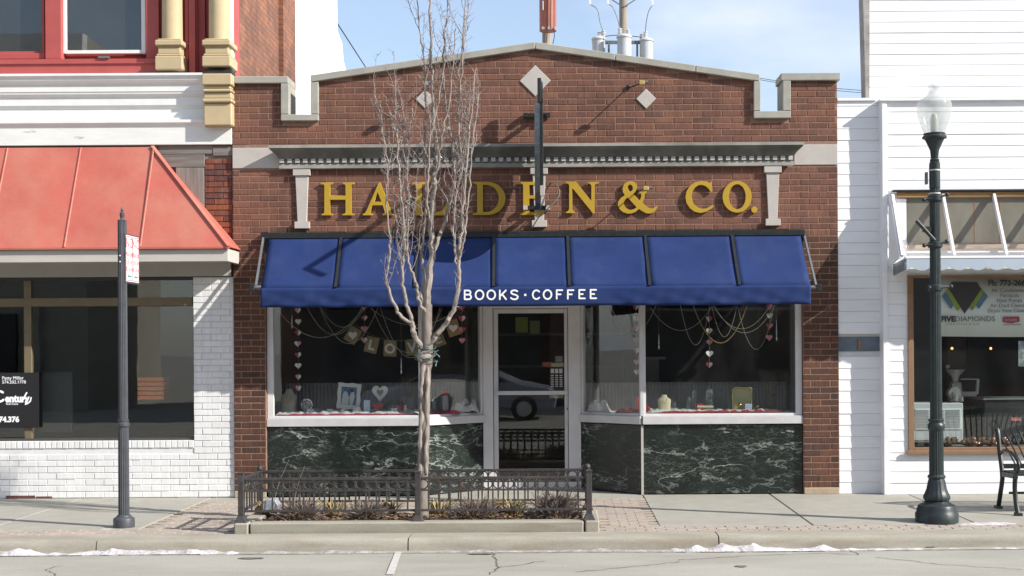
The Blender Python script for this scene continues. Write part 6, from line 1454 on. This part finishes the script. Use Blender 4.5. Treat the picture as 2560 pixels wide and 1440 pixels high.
# ---------------------------------------------------------------- inside the left window
lbk = plain('board_black', (.012,.012,.014), .45); Y = .16
Y = gy-.045
e = empty('estate_agent_board', (X(50,1000,Y),Y,Zp(50,1080,Y)), 'black estate agent board with white lettering in the left window', 'sign board')
pbox('panel', lbk, e, -120, 97, 932, 1070, Y, Y+.012)
wl_ = plain('letter_white', (.92,.93,.95), .6)
T('Patty Miller', 5, 949, 8.5, wl_, par=e, y=Y-.002); T('574.202.1778', 5, 959, 8, wl_, par=e, y=Y-.002)
ce = T('entury', 13, 1005, 19, wl_, par=e, y=Y-.002, bold=.006, st=.86)
mb = MB(); c0 = P(-1, 991, Y); ribbon(mb, [(c0[0]+a, c0[1]+b) for a, b in arc(0,0,.062,.062,50,320,18)], .026, (0,Y-.002,0), (1,0,0), (0,0,1), .0, False); ribbon(mb, [P(67,982,Y),P(60,994,Y),P(54,1004,Y)], .018, (0,Y-.002,0), (1,0,0), (0,0,1), .0006, False)
mb.build('lettering', wl_, e)
mb = MB(); ribbon(mb, [P(58,999,Y),P(63,995,Y),P(67,998,Y),P(64,1005,Y),P(69,1009,Y),P(76,1003,Y),P(78,994,Y)], .016, (0,Y-.002,0), (1,0,0), (0,0,1), .001, False); mb.build('lettering', wl_, e)
T('Real Estate', 15, 1004+8, 5, wl_, par=e, y=Y-.002); T('574.376', -12, 1055, 13.5, wl_, par=e, y=Y-.002, bold=.004)
tag(pbox('black_board', lbk, None, 99, 180, 930, 1080, .30, .33), 'plain black board standing behind the estate agent board', 'board')
oc = empty('reflection_prop', (X(375,1000,.3),.3,Zp(375,1000,.3)), 'orange slatted crate added inside the left window in place of a reflection', 'prop'); om_ = M('reflection_orange', (.80,.16,.04), .5, .2, 12, 0)
for k_ in range(5): pbox('slat', om_, oc, 343, 410, 944+k_*11.5, 953+k_*11.5, .3, .5, .004)  # orange slats stand in for a sunlit reflection on the glass

# ---------------------------------------------------------------- across the street (seen in the glass)
def opp(x0, x1, h, mat, nw, lab, trim):
    h += 3.6  # extra height added to block sky light from the shop fronts
    e = empty('opposite_building', ((x0+x1)/2, -26, -.15), lab, 'building'); box('wall', mat, e, x0, x1, -33, -25.5, -.2, h); box('cornice', trim, e, x0-.05, x1+.05, -25.5, -25.1, h-.6, h)
    for k in range(nw):
        c = x0+(x1-x0)*(k+.5)/nw; w = (x1-x0)/nw*.3; box('window', MT['glassdark'], e, c-w, c+w, -25.49, -25.4, 4.2, 6.2); box('window_frame', trim, e, c-w-.08, c+w+.08, -25.499, -25.45, 4.1, 6.3)
    box('shop_window', lbk, e, x0+.6, x1-2.2, -25.49, -25.3, .5, 2.9); box('pier', mat, e, x1-1.9, x1-1.4, -25.49, -25.2, -.1, 3.3)
se = empty('reflection_blocker', (75, -8, -.2), 'dull brick block added out of view to darken the splayed glass reflections', 'building'); box('wall', M('far_brick', (.20,.14,.11), .9, .2, 1, 0), se, 75, 85, -45, 14, -.2, 10); box('cornice', MT['lime'], se, 74.7, 75, -45, 14, 9.4, 10.1)  # unseen block added so the splayed panes mirror something dark
for q_ in range(9): box('window', MT['dark'], se, 74.9, 74.99, -40+q_*6, -37+q_*6, 4.5, 7); box('shop_window', MT['dark'], se, 74.9, 74.99, -41+q_*6, -36.5+q_*6, .5, 3)
gb = M('grey_stucco', (.42,.40,.36), .9, .1, 2, 0); rbk = M('dull_red_brick', (.17,.09,.07), .9, .2, 3, 0)
opp(-30,-15.2,8.2,M('cream_stucco', (.33,.31,.26), .9, .08, 2, 0, k=1),5,'cream stucco building across the street',MT['wpaint']); opp(-9,1.5,7.4,rbk,3,'dull red brick building across the street',MT['lime']); opp(1.7,12,9,gb,3,'taller grey building across the street',MT['wpaint']); opp(26.2,44,8,gb,5,'far grey building across the street to the right',MT['lime']); opp(-46,-30.3,8,rbk,5,'far red brick building across the street to the left',MT['lime']); opp(12.2,26,7.2,rbk,4,'red brick corner building across the street',MT['lime'])
car = empty('parked_car', (-2.6,-17.1,-.15), 'white parked car across the street reflected in the door glass', 'car'); cwm = M('white_car_paint', (.40,.43,.50), .25, .02, 3, 0); yc0, yc1 = -18.0, -16.2
DX = -1.15
prf = [(-3.9,.32),(-3.95,.62),(-3.75,.86),(-2.9,.95),(-2.2,1.38),(-.9,1.44),(.0,1.02),(.85,.86),(1.0,.6),(.95,.3)]
MB().prism([(x+DX,z-.15) for x,z in prf], yc0, yc1).build('body', cwm, car, bevel=.06); MB().prism([(-2.8+DX,.83),(-2.15+DX,1.2),(-.95+DX,1.24),(-.25+DX,.86)], yc1+.001, yc1+.012).build('side_window', lbk, car)
for x in (-3.0+DX, .15+DX): w = MB().tube([(x,yc1-.2,.18),(x,yc1+.02,.18)], .33, 24).build('wheel', lbk, car); MB().tube([(x,yc1+.0,.18),(x,yc1+.03,.18)], .2, 12).build('rim', MT['alu'], w)
